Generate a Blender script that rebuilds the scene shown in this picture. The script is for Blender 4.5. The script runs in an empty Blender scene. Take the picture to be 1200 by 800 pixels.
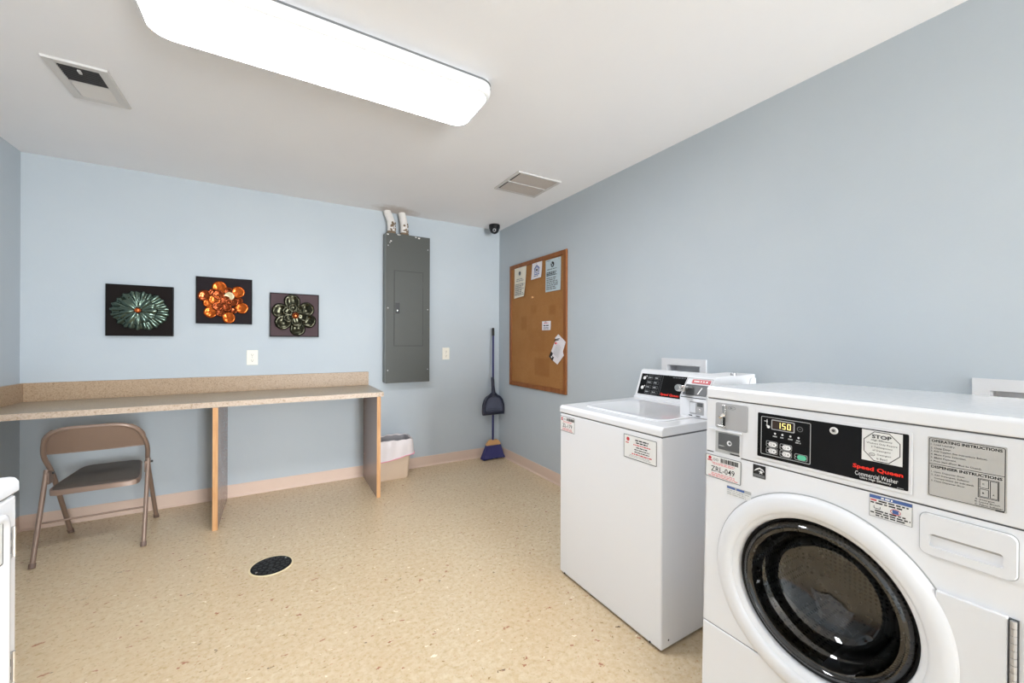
import bpy, bmesh, math, random
from mathutils import Vector, Matrix
random.seed(7)
PI = math.pi
SC = bpy.context.scene
COL = SC.collection

# ------------------------------------------------------------------ materials
def lin(c):
    return tuple(((v/255)/12.92 if v/255 <= .04045 else ((v/255+.055)/1.055)**2.4) for v in c)

def mat(name, rgb, rough=.5, metal=0., spec=.5, bump=0., bscale=60., coat=0., emit=None, es=0.):
    m = bpy.data.materials.new(name); m.use_nodes = True
    nt = m.node_tree; b = nt.nodes['Principled BSDF']
    c = lin(rgb)
    b.inputs['Base Color'].default_value = (*c, 1)
    b.inputs['Roughness'].default_value = rough
    b.inputs['Metallic'].default_value = metal
    b.inputs['Specular IOR Level'].default_value = spec
    b.inputs['Coat Weight'].default_value = coat
    if emit:
        b.inputs['Emission Color'].default_value = (*lin(emit), 1)
        b.inputs['Emission Strength'].default_value = es
    # every material gets a faint procedural variation of its roughness or relief
    tc = nt.nodes.new('ShaderNodeTexCoord')
    n = nt.nodes.new('ShaderNodeTexNoise'); n.inputs['Scale'].default_value = bscale
    n.inputs['Detail'].default_value = 3
    nt.links.new(tc.outputs['Object'], n.inputs['Vector'])
    if bump > 0:
        bp = nt.nodes.new('ShaderNodeBump'); bp.inputs['Strength'].default_value = bump
        bp.inputs['Distance'].default_value = .002
        nt.links.new(n.outputs['Fac'], bp.inputs['Height'])
        nt.links.new(bp.outputs['Normal'], b.inputs['Normal'])
    mr = nt.nodes.new('ShaderNodeMapRange')
    mr.inputs['To Min'].default_value = max(0, rough-.03); mr.inputs['To Max'].default_value = min(1, rough+.03)
    nt.links.new(n.outputs['Fac'], mr.inputs['Value'])
    nt.links.new(mr.outputs['Result'], b.inputs['Roughness'])
    return m

def mixcol(nt, fac, a, b, mode='MIX'):
    x = nt.nodes.new('ShaderNodeMix'); x.data_type = 'RGBA'; x.blend_type = mode
    for s, v in ((0, fac), (6, a), (7, b)):
        if isinstance(v, bpy.types.NodeSocket): nt.links.new(v, x.inputs[s])
        elif s == 0: x.inputs[0].default_value = v
        else: x.inputs[s].default_value = (*v, 1)
    return x.outputs[2]

def ramp(nt, src, p0, p1, inv=False):
    r = nt.nodes.new('ShaderNodeMapRange'); r.inputs['From Min'].default_value = p0; r.inputs['From Max'].default_value = p1
    if inv: r.inputs['To Min'].default_value = 1; r.inputs['To Max'].default_value = 0
    nt.links.new(src, r.inputs['Value']); return r.outputs['Result']

def noise(nt, co, scale, detail=3, rough=.5):
    n = nt.nodes.new('ShaderNodeTexNoise'); n.inputs['Scale'].default_value = scale
    n.inputs['Detail'].default_value = detail; n.inputs['Roughness'].default_value = rough
    nt.links.new(co, n.inputs['Vector']); return n.outputs['Fac']

def wall_mat(name, rgb, rgb2, rough=.6):
    m = mat(name, rgb, rough, spec=.3); nt = m.node_tree; b = nt.nodes['Principled BSDF']
    tc = nt.nodes['Texture Coordinate'].outputs['Object']
    f = ramp(nt, noise(nt, tc, 1.6, 5, .6), .3, .7)
    c = mixcol(nt, f, lin(rgb), lin(rgb2))
    nt.links.new(c, b.inputs['Base Color'])
    bp = nt.nodes.new('ShaderNodeBump'); bp.inputs['Strength'].default_value = .12; bp.inputs['Distance'].default_value = .003
    nt.links.new(noise(nt, tc, 90, 4), bp.inputs['Height']); nt.links.new(bp.outputs['Normal'], b.inputs['Normal'])
    return m

def floor_mat():
    m = mat('sheet_vinyl', (205, 180, 135), .28, spec=.45); nt = m.node_tree; b = nt.nodes['Principled BSDF']
    tc = nt.nodes['Texture Coordinate'].outputs['Object']
    c = mixcol(nt, ramp(nt, noise(nt, tc, 2.2, 5, .65), .3, .7), lin((211, 190, 160)), lin((219, 203, 175)))
    c = mixcol(nt, ramp(nt, noise(nt, tc, 38, 4, .7), .35, .7), c, lin((198, 172, 132)))
    def flecks(scale, thr, keep, rgb, ang, soft=.5, sx=1.):
        nonlocal c
        mp = nt.nodes.new('ShaderNodeMapping'); mp.inputs['Rotation'].default_value = (0, 0, ang)
        mp.inputs['Location'].default_value = (scale*.37, scale*.11, 0); mp.inputs['Scale'].default_value = (sx, 1, 1)
        nt.links.new(tc, mp.inputs['Vector'])
        # ragged outline
        nz = nt.nodes.new('ShaderNodeTexNoise'); nz.inputs['Scale'].default_value = scale*2.5
        nt.links.new(tc, nz.inputs['Vector'])
        vm = nt.nodes.new('ShaderNodeVectorMath'); vm.operation = 'MULTIPLY_ADD'
        vm.inputs[1].default_value = (.6/scale,)*3
        nt.links.new(nz.outputs['Color'], vm.inputs[0]); nt.links.new(mp.outputs[0], vm.inputs[2])
        v = nt.nodes.new('ShaderNodeTexVoronoi'); v.voronoi_dimensions = '2D'; v.inputs['Scale'].default_value = scale
        nt.links.new(vm.outputs[0], v.inputs['Vector'])
        near = ramp(nt, v.outputs['Distance'], thr*(1-soft), thr, True)
        sep = nt.nodes.new('ShaderNodeSeparateColor'); nt.links.new(v.outputs['Color'], sep.inputs[0])
        g = nt.nodes.new('ShaderNodeMath'); g.operation = 'GREATER_THAN'; g.inputs[1].default_value = 1-keep
        nt.links.new(sep.outputs[0], g.inputs[0])
        p = nt.nodes.new('ShaderNodeMath'); p.operation = 'MULTIPLY'
        nt.links.new(near, p.inputs[0]); nt.links.new(g.outputs[0], p.inputs[1])
        c = mixcol(nt, p.outputs[0], c, lin(rgb))
    flecks(15, .085, .24, (166, 112, 84), .4, .4, .6)
    flecks(17, .075, .22, (240, 228, 208), 1.3, .5, .6)
    flecks(24, .085, .16, (150, 118, 70), 2.2, .5, .7)
    flecks(13, .05, .14, (108, 84, 62), .9, .5, .5)
    flecks(33, .11, .28, (190, 146, 112), .2, .6, .8)
    nt.links.new(c, b.inputs['Base Color'])
    return m

def speckle_mat(name, base, d1, d2, rough=.35, scale=160):
    m = mat(name, base, rough, spec=.5); nt = m.node_tree; b = nt.nodes['Principled BSDF']
    tc = nt.nodes['Texture Coordinate'].outputs['Object']
    c = mixcol(nt, ramp(nt, noise(nt, tc, scale, 4, .7), .45, .62), lin(base), lin(d1))
    c = mixcol(nt, ramp(nt, noise(nt, tc, scale*.55, 4, .7), .54, .68), c, lin(d2))
    nt.links.new(c, b.inputs['Base Color']); return m

def wood_mat(name, a, bcol, rough=.4, axis=2, scale=9):
    m = mat(name, a, rough, spec=.4); nt = m.node_tree; b = nt.nodes['Principled BSDF']
    tc = nt.nodes['Texture Coordinate'].outputs['Object']
    mp = nt.nodes.new('ShaderNodeMapping'); s = [scale*9, scale*9, scale*9]; s[axis] = scale*.5
    mp.inputs['Scale'].default_value = s; nt.links.new(tc, mp.inputs['Vector'])
    c = mixcol(nt, ramp(nt, noise(nt, mp.outputs[0], 1, 5, .6), .35, .7), lin(a), lin(bcol))
    nt.links.new(c, b.inputs['Base Color']); return m

def cork_mat():
    m = mat('cork', (178, 132, 84), .85, spec=.15); nt = m.node_tree; b = nt.nodes['Principled BSDF']
    tc = nt.nodes['Texture Coordinate'].outputs['Object']
    c = mixcol(nt, ramp(nt, noise(nt, tc, 3.0, 3, .6), .35, .7), lin((172, 124, 76)), lin((160, 112, 66)))
    c = mixcol(nt, ramp(nt, noise(nt, tc, 260, 2, .7), .45, .7), c, lin((146, 98, 54)))
    c = mixcol(nt, ramp(nt, noise(nt, tc, 420, 2, .7), .6, .75), c, lin((204, 160, 112)))
    # rubbed darker patches where papers used to hang
    sep = nt.nodes.new('ShaderNodeSeparateXYZ'); nt.links.new(tc, sep.inputs[0])
    def band(out, a, b_, s=.012):
        u = ramp(nt, out, a-s, a+s); v = ramp(nt, out, b_-s, b_+s, True)
        k = nt.nodes.new('ShaderNodeMath'); k.operation = 'MULTIPLY'; nt.links.new(u, k.inputs[0]); nt.links.new(v, k.inputs[1]); return k.outputs[0]
    for (y0, y1, z0, z1, k) in ((3.02, 3.27, .97, 1.14, .35), (3.42, 3.52, 1.42, 1.56, .3), (2.93, 3.03, 1.55, 1.64, .3), (3.24, 3.34, 1.58, 1.66, .22), (3.1, 3.36, 1.2, 1.42, .15)):
        p = nt.nodes.new('ShaderNodeMath'); p.operation = 'MULTIPLY'
        nt.links.new(band(sep.outputs[1], y0, y1), p.inputs[0]); nt.links.new(band(sep.outputs[2], z0, z1), p.inputs[1])
        q = nt.nodes.new('ShaderNodeMath'); q.operation = 'MULTIPLY'; q.inputs[1].default_value = k
        nt.links.new(p.outputs[0], q.inputs[0]); c = mixcol(nt, q.outputs[0], c, lin((128, 82, 42)))
    nt.links.new(c, b.inputs['Base Color']); return m

def glass_mat():
    m = bpy.data.materials.new('door_glass'); m.use_nodes = True; nt = m.node_tree; nt.nodes.clear()
    o = nt.nodes.new('ShaderNodeOutputMaterial'); t = nt.nodes.new('ShaderNodeBsdfTransparent'); g = nt.nodes.new('ShaderNodeBsdfGlossy')
    t.inputs[0].default_value = (.40, .40, .40, 1); g.inputs['Roughness'].default_value = .015
    fr = nt.nodes.new('ShaderNodeFresnel'); fr.inputs[0].default_value = 1.85
    mx = nt.nodes.new('ShaderNodeMixShader')
    tc = nt.nodes.new('ShaderNodeTexCoord'); n = nt.nodes.new('ShaderNodeTexNoise'); n.inputs['Scale'].default_value = 7
    nt.links.new(tc.outputs['Object'], n.inputs['Vector'])
    bp = nt.nodes.new('ShaderNodeBump'); bp.inputs['Strength'].default_value = .12; bp.inputs['Distance'].default_value = .02
    nt.links.new(n.outputs['Fac'], bp.inputs['Height']); nt.links.new(bp.outputs[0], g.inputs['Normal'])
    nt.links.new(fr.outputs[0], mx.inputs[0]); nt.links.new(t.outputs[0], mx.inputs[1]); nt.links.new(g.outputs[0], mx.inputs[2])
    nt.links.new(mx.outputs[0], o.inputs[0]); return m

def perforated_mat():
    m = mat('perforated_steel', (120, 116, 110), .28, metal=1.); nt = m.node_tree; b = nt.nodes['Principled BSDF']
    tc = nt.nodes['Texture Coordinate'].outputs['Object']
    v = nt.nodes.new('ShaderNodeTexVoronoi'); v.inputs['Scale'].default_value = 70; v.inputs['Randomness'].default_value = 0
    nt.links.new(tc, v.inputs['Vector'])
    c = mixcol(nt, ramp(nt, v.outputs['Distance'], .28, .36), lin((14, 14, 14)), lin((118, 114, 108)))
    nt.links.new(c, b.inputs['Base Color']); return m

def ceiling_mat():
    m = wall_mat('ceiling_paint', (237, 237, 240), (240, 240, 242), .75); nt = m.node_tree; b = nt.nodes['Principled BSDF']
    src = b.inputs['Base Color'].links[0].from_socket; tc = nt.nodes['Texture Coordinate'].outputs['Object']
    # brownish leak stain where the conduits enter the ceiling
    mp = nt.nodes.new('ShaderNodeMapping'); mp.inputs['Location'].default_value = (-1.0*4.2, -3.93*6, -2.573*4); mp.inputs['Scale'].default_value = (4.2, 6, 4)
    nt.links.new(tc, mp.inputs[0]); ln = nt.nodes.new('ShaderNodeVectorMath'); ln.operation = 'LENGTH'; nt.links.new(mp.outputs[0], ln.inputs[0])
    ad = nt.nodes.new('ShaderNodeMath'); ad.operation = 'ADD'; nt.links.new(ln.outputs['Value'], ad.inputs[0]); nt.links.new(noise(nt, tc, 12, 4, .7), ad.inputs[1])
    f = ramp(nt, ad.outputs[0], .95, 1.5, True); k = nt.nodes.new('ShaderNodeMath'); k.operation = 'MULTIPLY'; k.inputs[1].default_value = .45; nt.links.new(f, k.inputs[0])
    nt.links.new(mixcol(nt, k.outputs[0], src, lin((150, 124, 98))), b.inputs['Base Color']); return m

M = dict(
    wall=wall_mat('wall_paint', (182, 191, 198), (187, 195, 201)),
    ceil=ceiling_mat(),
    floor=floor_mat(),
    base=mat('cove_base', (214, 190, 174), .45),
    white=mat('white_enamel', (230, 231, 234), .14, spec=.5, coat=.25),
    white2=mat('white_plastic', (224, 225, 228), .36),
    seam=mat('dark_seam', (96, 96, 99), .7),
    black=mat('black_panel', (10, 10, 12), .3, spec=.2),
    blackm=mat('black_plastic', (18, 18, 20), .4),
    rubber=mat('black_rubber', (16, 16, 17), .45),
    steel=mat('brushed_steel', (186, 186, 188), .35, metal=.75),
    chrome=mat('chrome', (225, 222, 218), .12, metal=1.),
    dkmetal=mat('dark_metal', (78, 80, 82), .35, metal=.5),
    grey=mat('grey_plate', (176, 176, 178), .45, metal=.2),
    cardgrey=mat('card_plate', (88, 90, 92), .4),
    platelab=mat('silver_label', (186, 184, 180), .42, metal=.1),
    stick=mat('white_sticker', (226, 226, 224), .5),
    ink=mat('black_ink', (22, 22, 24), .6),
    inkgrey=mat('grey_ink', (110, 112, 114), .6),
    inklt=mat('pale_grey_ink', (176, 178, 178), .6),
    inkred=mat('red_ink', (196, 52, 62), .6),
    inkpink=mat('pale_red_ink', (224, 128, 132), .6),
    inkblue=mat('blue_ink', (70, 98, 158), .6),
    brandred=mat('bright_red_ink', (236, 40, 16), .5),
    inkwhite=mat('white_ink', (232, 232, 232), .5),
    green=mat('green_button', (96, 196, 160), .4),
    led=mat('lit_display_digits', (230, 214, 130), .4, emit=(240, 222, 130), es=.9),
    ledoff=mat('display_window', (52, 38, 30), .25),
    counter=speckle_mat('laminate_top_reflection_tone', (172, 160, 142), (150, 136, 116), (122, 104, 84), .3),  # same laminate as edge and splash, its reflection's greyer cast put into the colour
    edge=speckle_mat('laminate_edge_lit_tone', (196, 178, 160), (176, 156, 136), (154, 130, 106), .4, 120),  # same laminate, the front edge's lighter look painted in
    splash=speckle_mat('laminate_splash_light_tone', (178, 154, 128), (156, 130, 102), (128, 102, 76), .4),  # same laminate, upright face coloured for the light on it
    legface=mat('mauve_laminate', (150, 130, 124), .24),
    legedge=wood_mat('birch_edge', (210, 164, 116), (190, 134, 84), .5),
    oak=wood_mat('board_frame_wood', (150, 92, 44), (126, 72, 32), .5, 2, 5),
    cork=cork_mat(),
    panelgrey=mat('grey_panel_paint', (70, 72, 68), .5, bump=.15, bscale=120),
    panellt=mat('grey_panel_side_paint', (116, 120, 118), .5, bump=.15, bscale=120),
    plaster=mat('flaky_white_paint', (226, 222, 218), .85, bump=1., bscale=55),
    rust=mat('brown_grime', (122, 104, 84), .8),
    chair=mat('beige_brown_enamel', (140, 119, 106), .33, metal=.25, coat=.2),
    seatpad=mat('dark_brown_seat', (84, 77, 71), .4),
    rubfoot=mat('brown_rubber_foot', (116, 96, 86), .6),
    bin=mat('beige_plastic', (216, 194, 172), .5),
    bag=mat('white_film', (222, 214, 214), .42, bump=.6, bscale=26),
    bagshade=mat('white_film_inner_shade', (150, 148, 152), .4, bump=.6, bscale=26),  # same white film, shade inside the liner put into the colour
    pink=mat('pink_drawstring', (226, 150, 170), .5),
    navy=mat('navy_plastic', (42, 44, 98), .4),
    slate=mat('slate_plastic', (84, 88, 106), .38),
    navydk=mat('dark_navy_plastic', (34, 37, 56), .42),
    bristle=mat('navy_bristles', (52, 50, 104), .6),
    broomwood=mat('light_wood', (214, 164, 108), .5),
    ventw=mat('vent_paint', (206, 204, 202), .5),
    ventd=mat('vent_shadow_cavity', (52, 50, 50), .8),
    ventlou=mat('vent_louver_paint', (196, 188, 182), .5),
    outlet=mat('outlet_plastic', (232, 228, 216), .4),
    boxw=mat('outlet_box_plastic', (214, 214, 216), .45),
    boxin=mat('outlet_box_cavity', (206, 207, 210), .5),
    drain=mat('drain_iron', (58, 60, 62), .4, metal=.5),
    drainrim=mat('drain_rim', (222, 206, 170), .45),
    drumdark=perforated_mat(),
    glass=glass_mat(),
    diff=mat('light_diffuser', (250, 250, 250), .4, emit=(246, 249, 255), es=13.5),
    fix=mat('light_housing', (236, 236, 236), .5),
    paper1=mat('cream_paper', (226, 220, 204), .8),
    paper2=mat('white_paper', (232, 228, 232), .8),
    paper3=mat('pale_blue_paper', (188, 204, 210), .8),
    artbk=mat('black_panel_edge', (6, 6, 7), .5, spec=.15),
    art1bg=mat('art_dark_brown', (20, 12, 10), .6, spec=.15),
    art2bg=mat('art_dark_violet', (30, 22, 26), .6, spec=.15),
    art3bg=mat('art_plum', (74, 56, 60), .55, spec=.2),
    petalg=mat('petal_dark_green', (88, 104, 94), .16, metal=.85, bump=.3, bscale=40),
    petalo=mat('petal_amber', (166, 78, 22), .14, metal=.8, bump=.3, bscale=30),
    petald=mat('petal_burnt_orange', (120, 52, 18), .14, metal=.8, bump=.3, bscale=30),
    petalw=mat('petal_pale', (214, 200, 160), .25, metal=.3),
    petalk=mat('petal_olive_black', (34, 33, 22), .12, metal=.85, bump=.2, bscale=30),
    copper=mat('copper_centre', (196, 100, 50), .25, metal=.7),
    openingw=mat('added_opening_paint', (230, 230, 228), .4),
)

# ------------------------------------------------------------------ mesh builder
class MB:
    def __init__(s): s.v = []; s.f = []; s.m = []; s.mats = []
    def mi(s, m):
        m = M[m] if isinstance(m, str) else m
        if m not in s.mats: s.mats.append(m)
        return s.mats.index(m)
    def add(s, vs, fs, m):
        o = len(s.v); k = s.mi(m); s.v += [tuple(v) for v in vs]
        for f in fs: s.f.append([o+i for i in f]); s.m.append(k)
    def box(s, x0, x1, y0, y1, z0, z1, m):
        vs = [(x, y, z) for z in (z0, z1) for y in (y0, y1) for x in (x0, x1)]
        s.add(vs, [(0, 2, 3, 1), (4, 5, 7, 6), (0, 1, 5, 4), (2, 6, 7, 3), (0, 4, 6, 2), (1, 3, 7, 5)], m)
    def quadpoly(s, pts, m): s.add(pts, [list(range(len(pts)))], m)
    def prism(s, prof, axis, a, b, m, cap=True):
        """extrude a closed 2-D profile along axis ('x','y','z') from a to b"""
        def P(u, v, w): return {'x': (w, u, v), 'y': (u, w, v), 'z': (u, v, w)}[axis]
        n = len(prof); vs = [P(u, v, a) for u, v in prof]+[P(u, v, b) for u, v in prof]
        fs = [(i, (i+1) % n, n+(i+1) % n, n+i) for i in range(n)]
        if cap: fs += [list(range(n))[::-1], list(range(n, 2*n))]
        s.add(vs, fs, m)
    def lathe(s, prof, c, m, axis='z', seg=48, sx=1., sy=1.):
        vs = []; fs = []; n = len(prof)
        for i in range(seg):
            a = 2*PI*i/seg; ca, sa = math.cos(a)*sx, math.sin(a)*sy
            for r, h in prof:
                p = {'z': (r*ca, r*sa, h), 'y': (r*ca, h, r*sa), 'x': (h, r*ca, r*sa)}[axis]
                vs.append((c[0]+p[0], c[1]+p[1], c[2]+p[2]))
        for i in range(seg):
            j = (i+1) % seg
            for k in range(n-1): fs.append((i*n+k, j*n+k, j*n+k+1, i*n+k+1))
        s.add(vs, fs, m)
    def tube(s, pts, r, m, seg=12, caps=True, closed=False):
        pts = [Vector(p) for p in pts]; n = len(pts); rs = r if isinstance(r, (list, tuple)) else [r]*n
        vs = []; fs = []; up = None
        for i, p in enumerate(pts):
            a = pts[i-1] if (i > 0 or closed) else p; b = pts[(i+1) % n] if (i < n-1 or closed) else p
            d = (b-a).normalized()
            if up is None:
                up = Vector((0, 0, 1)) if abs(d.z) < .9 else Vector((1, 0, 0))
            u = (up-d*up.dot(d)).normalized(); w = d.cross(u); up = u
            for k in range(seg):
                t = 2*PI*k/seg; vs.append(p+(u*math.cos(t)+w*math.sin(t))*rs[i])
        R = n if closed else n-1
        for i in range(R):
            for k in range(seg):
                a, b = i*seg+k, i*seg+(k+1) % seg; c, d = ((i+1) % n)*seg+(k+1) % seg, ((i+1) % n)*seg+k
                fs.append((a, b, c, d))
        if caps and not closed: fs += [list(range(seg))[::-1], [(n-1)*seg+k for k in range(seg)]]
        s.add(vs, fs, m)
    def blob(s, c, r, m, seg=16, rings=8):
        prof = [(math.sin(PI*k/rings)+1e-5, -math.cos(PI*k/rings)) for k in range(rings+1)]
        vs = []; fs = []; n = rings+1
        for i in range(seg):
            a = 2*PI*i/seg
            for q, h in prof: vs.append((c[0]+q*math.cos(a)*r[0], c[1]+q*math.sin(a)*r[1], c[2]+h*r[2]))
        for i in range(seg):
            j = (i+1) % seg
            for k in range(n-1): fs.append((i*n+k, j*n+k, j*n+k+1, i*n+k+1))
        s.add(vs, fs, m)
    # flat marks on a plane y = const (x to the right, z up, viewer on the -y side)
    def rect(s, x0, x1, z0, z1, y, m): s.add([(x0, y, z0), (x1, y, z0), (x1, y, z1), (x0, y, z1)], [(0, 1, 2, 3)], m)
    def frame(s, x0, x1, z0, z1, t, y, m, r=0.):
        o = rrect(x0, x1, z0, z1, r); i = rrect(x0+t, x1-t, z0+t, z1-t, max(1e-4, r-t) if r else 0.)
        n = len(o); s.add([(a, y, b) for a, b in o]+[(a, y, b) for a, b in i], [(k, (k+1) % n, n+(k+1) % n, n+k) for k in range(n)], m)
    def rrf(s, x0, x1, z0, z1, r, y, m): s.quadpoly([(a, y, b) for a, b in rrect(x0, x1, z0, z1, r)], m)
    def disc(s, x, z, r, y, m, rz=None, seg=20):
        rz = rz or r; s.quadpoly([(x+r*math.cos(2*PI*k/seg), y, z+rz*math.sin(2*PI*k/seg)) for k in range(seg)], m)
    def ring(s, x, z, r, t, y, m, rz=None, seg=24):
        rz = rz or r; o = [(x+r*math.cos(2*PI*k/seg), y, z+rz*math.sin(2*PI*k/seg)) for k in range(seg)]
        i = [(x+(r-t)*math.cos(2*PI*k/seg), y, z+(rz-t)*math.sin(2*PI*k/seg)) for k in range(seg)]
        s.add(o+i, [(k, (k+1) % seg, seg+(k+1) % seg, seg+k) for k in range(seg)], m)
    def text(s, t, x0, z0, w, h, y, m, bold=.0, shear=0., center=False, fit=True):
        cu = bpy.data.curves.new('t', 'FONT'); cu.body = t; cu.size = 1; cu.offset = bold; cu.resolution_u = 2; cu.shear = shear
        ob = bpy.data.objects.new('t', cu); COL.objects.link(ob)
        bpy.context.view_layer.update()
        me = bpy.data.meshes.new_from_object(ob.evaluated_get(bpy.context.evaluated_depsgraph_get()))
        if me.vertices:
            xs = [v.co.x for v in me.vertices]; zs = [v.co.y for v in me.vertices]
            ax, bx, az, bz = min(xs), max(xs), min(zs), max(zs)
            kz = h/(bz-az); kx = w/(bx-ax) if fit else kz
            if center: x0 = x0-(bx-ax)*kx/2
            s.add([(x0+(v.co.x-ax)*kx, y, z0+(v.co.y-az)*kz) for v in me.vertices], [list(p.vertices) for p in me.polygons], m)
        bpy.data.meshes.remove(me); bpy.data.objects.remove(ob); bpy.data.curves.remove(cu)
    def lines(s, x0, x1, z0, z1, n, y, m, fill=.45, seedv=0, center=False):
        """rows of word-like dashes for print too small to read"""
        rr = random.Random(seedv); step = (z1-z0)/n
        for k in range(n):
            zz = z1-step*(k+.5); L = (x1-x0)*rr.uniform(.7, 1.); xa = x0+((x1-x0)-L)/2 if center else x0; x = xa
            while x < xa+L:
                wl = step*rr.uniform(.8, 3.); e = min(x+wl, xa+L)
                s.rect(x, e, zz-step*fill/2, zz+step*fill/2, y, m); x = e+step*.45
    def build(s, name, parent=None, bevel=0., seg=2, smooth=True, angle=35, sub=0, loc=None, rot=None, **props):
        me = bpy.data.meshes.new(name); me.from_pydata(s.v, [], s.f)
        for m in s.mats: me.materials.append(m)
        me.polygons.foreach_set('material_index', s.m)
        bm = bmesh.new(); bm.from_mesh(me); bmesh.ops.remove_doubles(bm, verts=bm.verts, dist=1e-6)
        if smooth != 'flat': bmesh.ops.recalc_face_normals(bm, faces=bm.faces)
        bm.to_mesh(me); bm.free()
        if smooth is True:
            me.polygons.foreach_set('use_smooth', [True]*len(me.polygons)); me.set_sharp_from_angle(angle=math.radians(angle))
        me.update()
        o = bpy.data.objects.new(name, me); COL.objects.link(o)
        if parent: o.parent = parent
        if loc: o.location = loc
        if rot: o.rotation_euler = rot
        if bevel:
            b = o.modifiers.new('bevel', 'BEVEL'); b.width = bevel; b.segments = seg; b.limit_method = 'ANGLE'; b.angle_limit = math.radians(35); b.harden_normals = True
        if sub:
            u = o.modifiers.new('sub', 'SUBSURF'); u.levels = sub; u.render_levels = sub
        for k, v in props.items(): o[k] = v
        return o

def rrect(x0, x1, z0, z1, r, n=5):
    if r <= 0: return [(x0, z0), (x1, z0), (x1, z1), (x0, z1)]
    out = []
    for cx, cz, a0 in ((x1-r, z0+r, -PI/2), (x1-r, z1-r, 0), (x0+r, z1-r, PI/2), (x0+r, z0+r, PI)):
        for k in range(n+1): a = a0+PI/2*k/n; out.append((cx+r*math.cos(a), cz+r*math.sin(a)))
    return out

def thing(name, label, cat, loc=(0, 0, 0), rot=(0, 0, 0), group=None):
    o = bpy.data.objects.new(name, None); COL.objects.link(o); o.empty_display_size = .1
    o.location = loc; o.rotation_euler = rot; o['label'] = label; o['category'] = cat
    if group: o['group'] = group
    return o

# ------------------------------------------------------------------ room
XL, XR, YB, YF, ZC = -1.499, 2.204, 4.019, -5.2, 2.573
def holes_wall(name, axis, pos, thick, a0, a1, z0, z1, holes, m):
    """wall as a grid of blocks with rectangular openings; axis 'x': plane x=pos running along y"""
    us = sorted({a0, a1, *[h[0] for h in holes], *[h[1] for h in holes]}); zs = sorted({z0, z1, *[h[2] for h in holes], *[h[3] for h in holes]})
    b = MB()
    for i in range(len(us)-1):
        for j in range(len(zs)-1):
            cu, cz = (us[i]+us[i+1])/2, (zs[j]+zs[j+1])/2
            if any(h[0] < cu < h[1] and h[2] < cz < h[3] for h in holes): continue
            if axis == 'x': b.box(min(pos, pos+thick), max(pos, pos+thick), us[i], us[i+1], zs[j], zs[j+1], m)
            else: b.box(us[i], us[i+1], min(pos, pos+thick), max(pos, pos+thick), zs[j], zs[j+1], m)
    return b.build(name, smooth='flat', kind='structure')

b = MB(); b.box(XL-.15, XR+.15, YF-.15, YB+.15, -.1, 0, 'floor'); b.build('floor', smooth=False, kind='structure')
b = MB(); b.box(XL-.15, XR+.15, YF-.15, YB+.15, ZC, ZC+.1, 'ceil'); b.build('ceiling', smooth=False, kind='structure')
b = MB(); b.box(XL-.15, XR+.15, YB, YB+.15, 0, ZC, 'wall'); b.build('wall_back', smooth=False, kind='structure')
b = MB(); b.box(XL-.15, XL, YF, YB, 0, ZC, 'wall'); b.build('wall_left', smooth=False, kind='structure')
B1 = (1.489, 1.722, .975, 1.153); B2 = (.117, .354, .953, 1.131)
holes_wall('wall_right', 'x', XR, .15, YF, YB, 0, ZC, [B1, B2], 'wall')
WX0, WX1, WZ0, WZ1 = .9, 2.1, .1, 2.2  # assumed opening behind the camera, added to let light in
holes_wall('wall_front', 'y', YF, -.15, XL-.15, XR+.15, 0, ZC, [(WX0, WX1, WZ0, WZ1)], 'wall')
b = MB()
for x0, x1, z0, z1 in ((WX0, WX0+.05, WZ0, WZ1), (WX1-.05, WX1, WZ0, WZ1), (WX0, WX1, WZ0, WZ0+.05), (WX0, WX1, WZ1-.05, WZ1), ((WX0+WX1)/2-.025, (WX0+WX1)/2+.025, WZ0, WZ1)):
    b.box(x0, x1, YF-.1, YF-.04, z0, z1, 'openingw')
b.build('added_opening_1', smooth=False, kind='structure')  # frame of the added, unseen opening

def cove(name, axis, pos, sgn, a0, a1):
    # rubber cove base: thin strip with a small toe
    b = MB(); prof = [(0, 0), (.012, 0), (.012, .003), (.0045, .014), (.004, .100), (.002, .104), (0, .104)]
    if axis == 'y': b.prism([(pos+sgn*u, z) for u, z in prof], 'x', a0, a1, 'base')
    else: b.prism([(pos+sgn*u, z) for u, z in prof], 'y', a0, a1, 'base')
    b.build(name, smooth=False, kind='structure')
# note: prism along x takes (y,z); along y takes (x,z)
cove('baseboard_back', 'y', YB, -1, XL, XR)
cove('baseboard_right', 'x', XR, -1, YF, YB-.012)
cove('baseboard_left', 'x', XL, 1, YF, YB-.012)

# ------------------------------------------------------------------ ceiling light
t = thing('ceiling_light', 'long white wraparound fluorescent light glowing on the ceiling', 'ceiling light', (.23, 1.875, ZC))
b = MB(); b.box(-.655, .655, -.15, .15, -.035, 0, 'fix'); b.build('housing', t, bevel=.004)
b = MB()
X, Y, r = .672, .187, .075
outl = rrect(-X, X, -Y, Y, r, 8)
def scaled(dx, z): return [(x*(X-dx)/X, y*(Y-dx)/Y, z) for x, y in outl]
rings = [scaled(.0, -.036), scaled(.0, -.066), scaled(.006, -.080), scaled(.018, -.088), scaled(.04, -.090)]
n = len(outl); vs = [p for rg in rings for p in rg]
fs = [(k*n+i, k*n+(i+1) % n, (k+1)*n+(i+1) % n, (k+1)*n+i) for k in range(len(rings)-1) for i in range(n)]
fs.append([(len(rings)-1)*n+i for i in range(n)]); fs.append(list(range(n)))
b.add(vs, fs[3*n:-1], 'diff'); b.add(vs, fs[:3*n]+fs[-1:], 'fix'); b.build('diffuser', t, angle=60)
b = MB()
for i in range(n):
    pass
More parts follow.
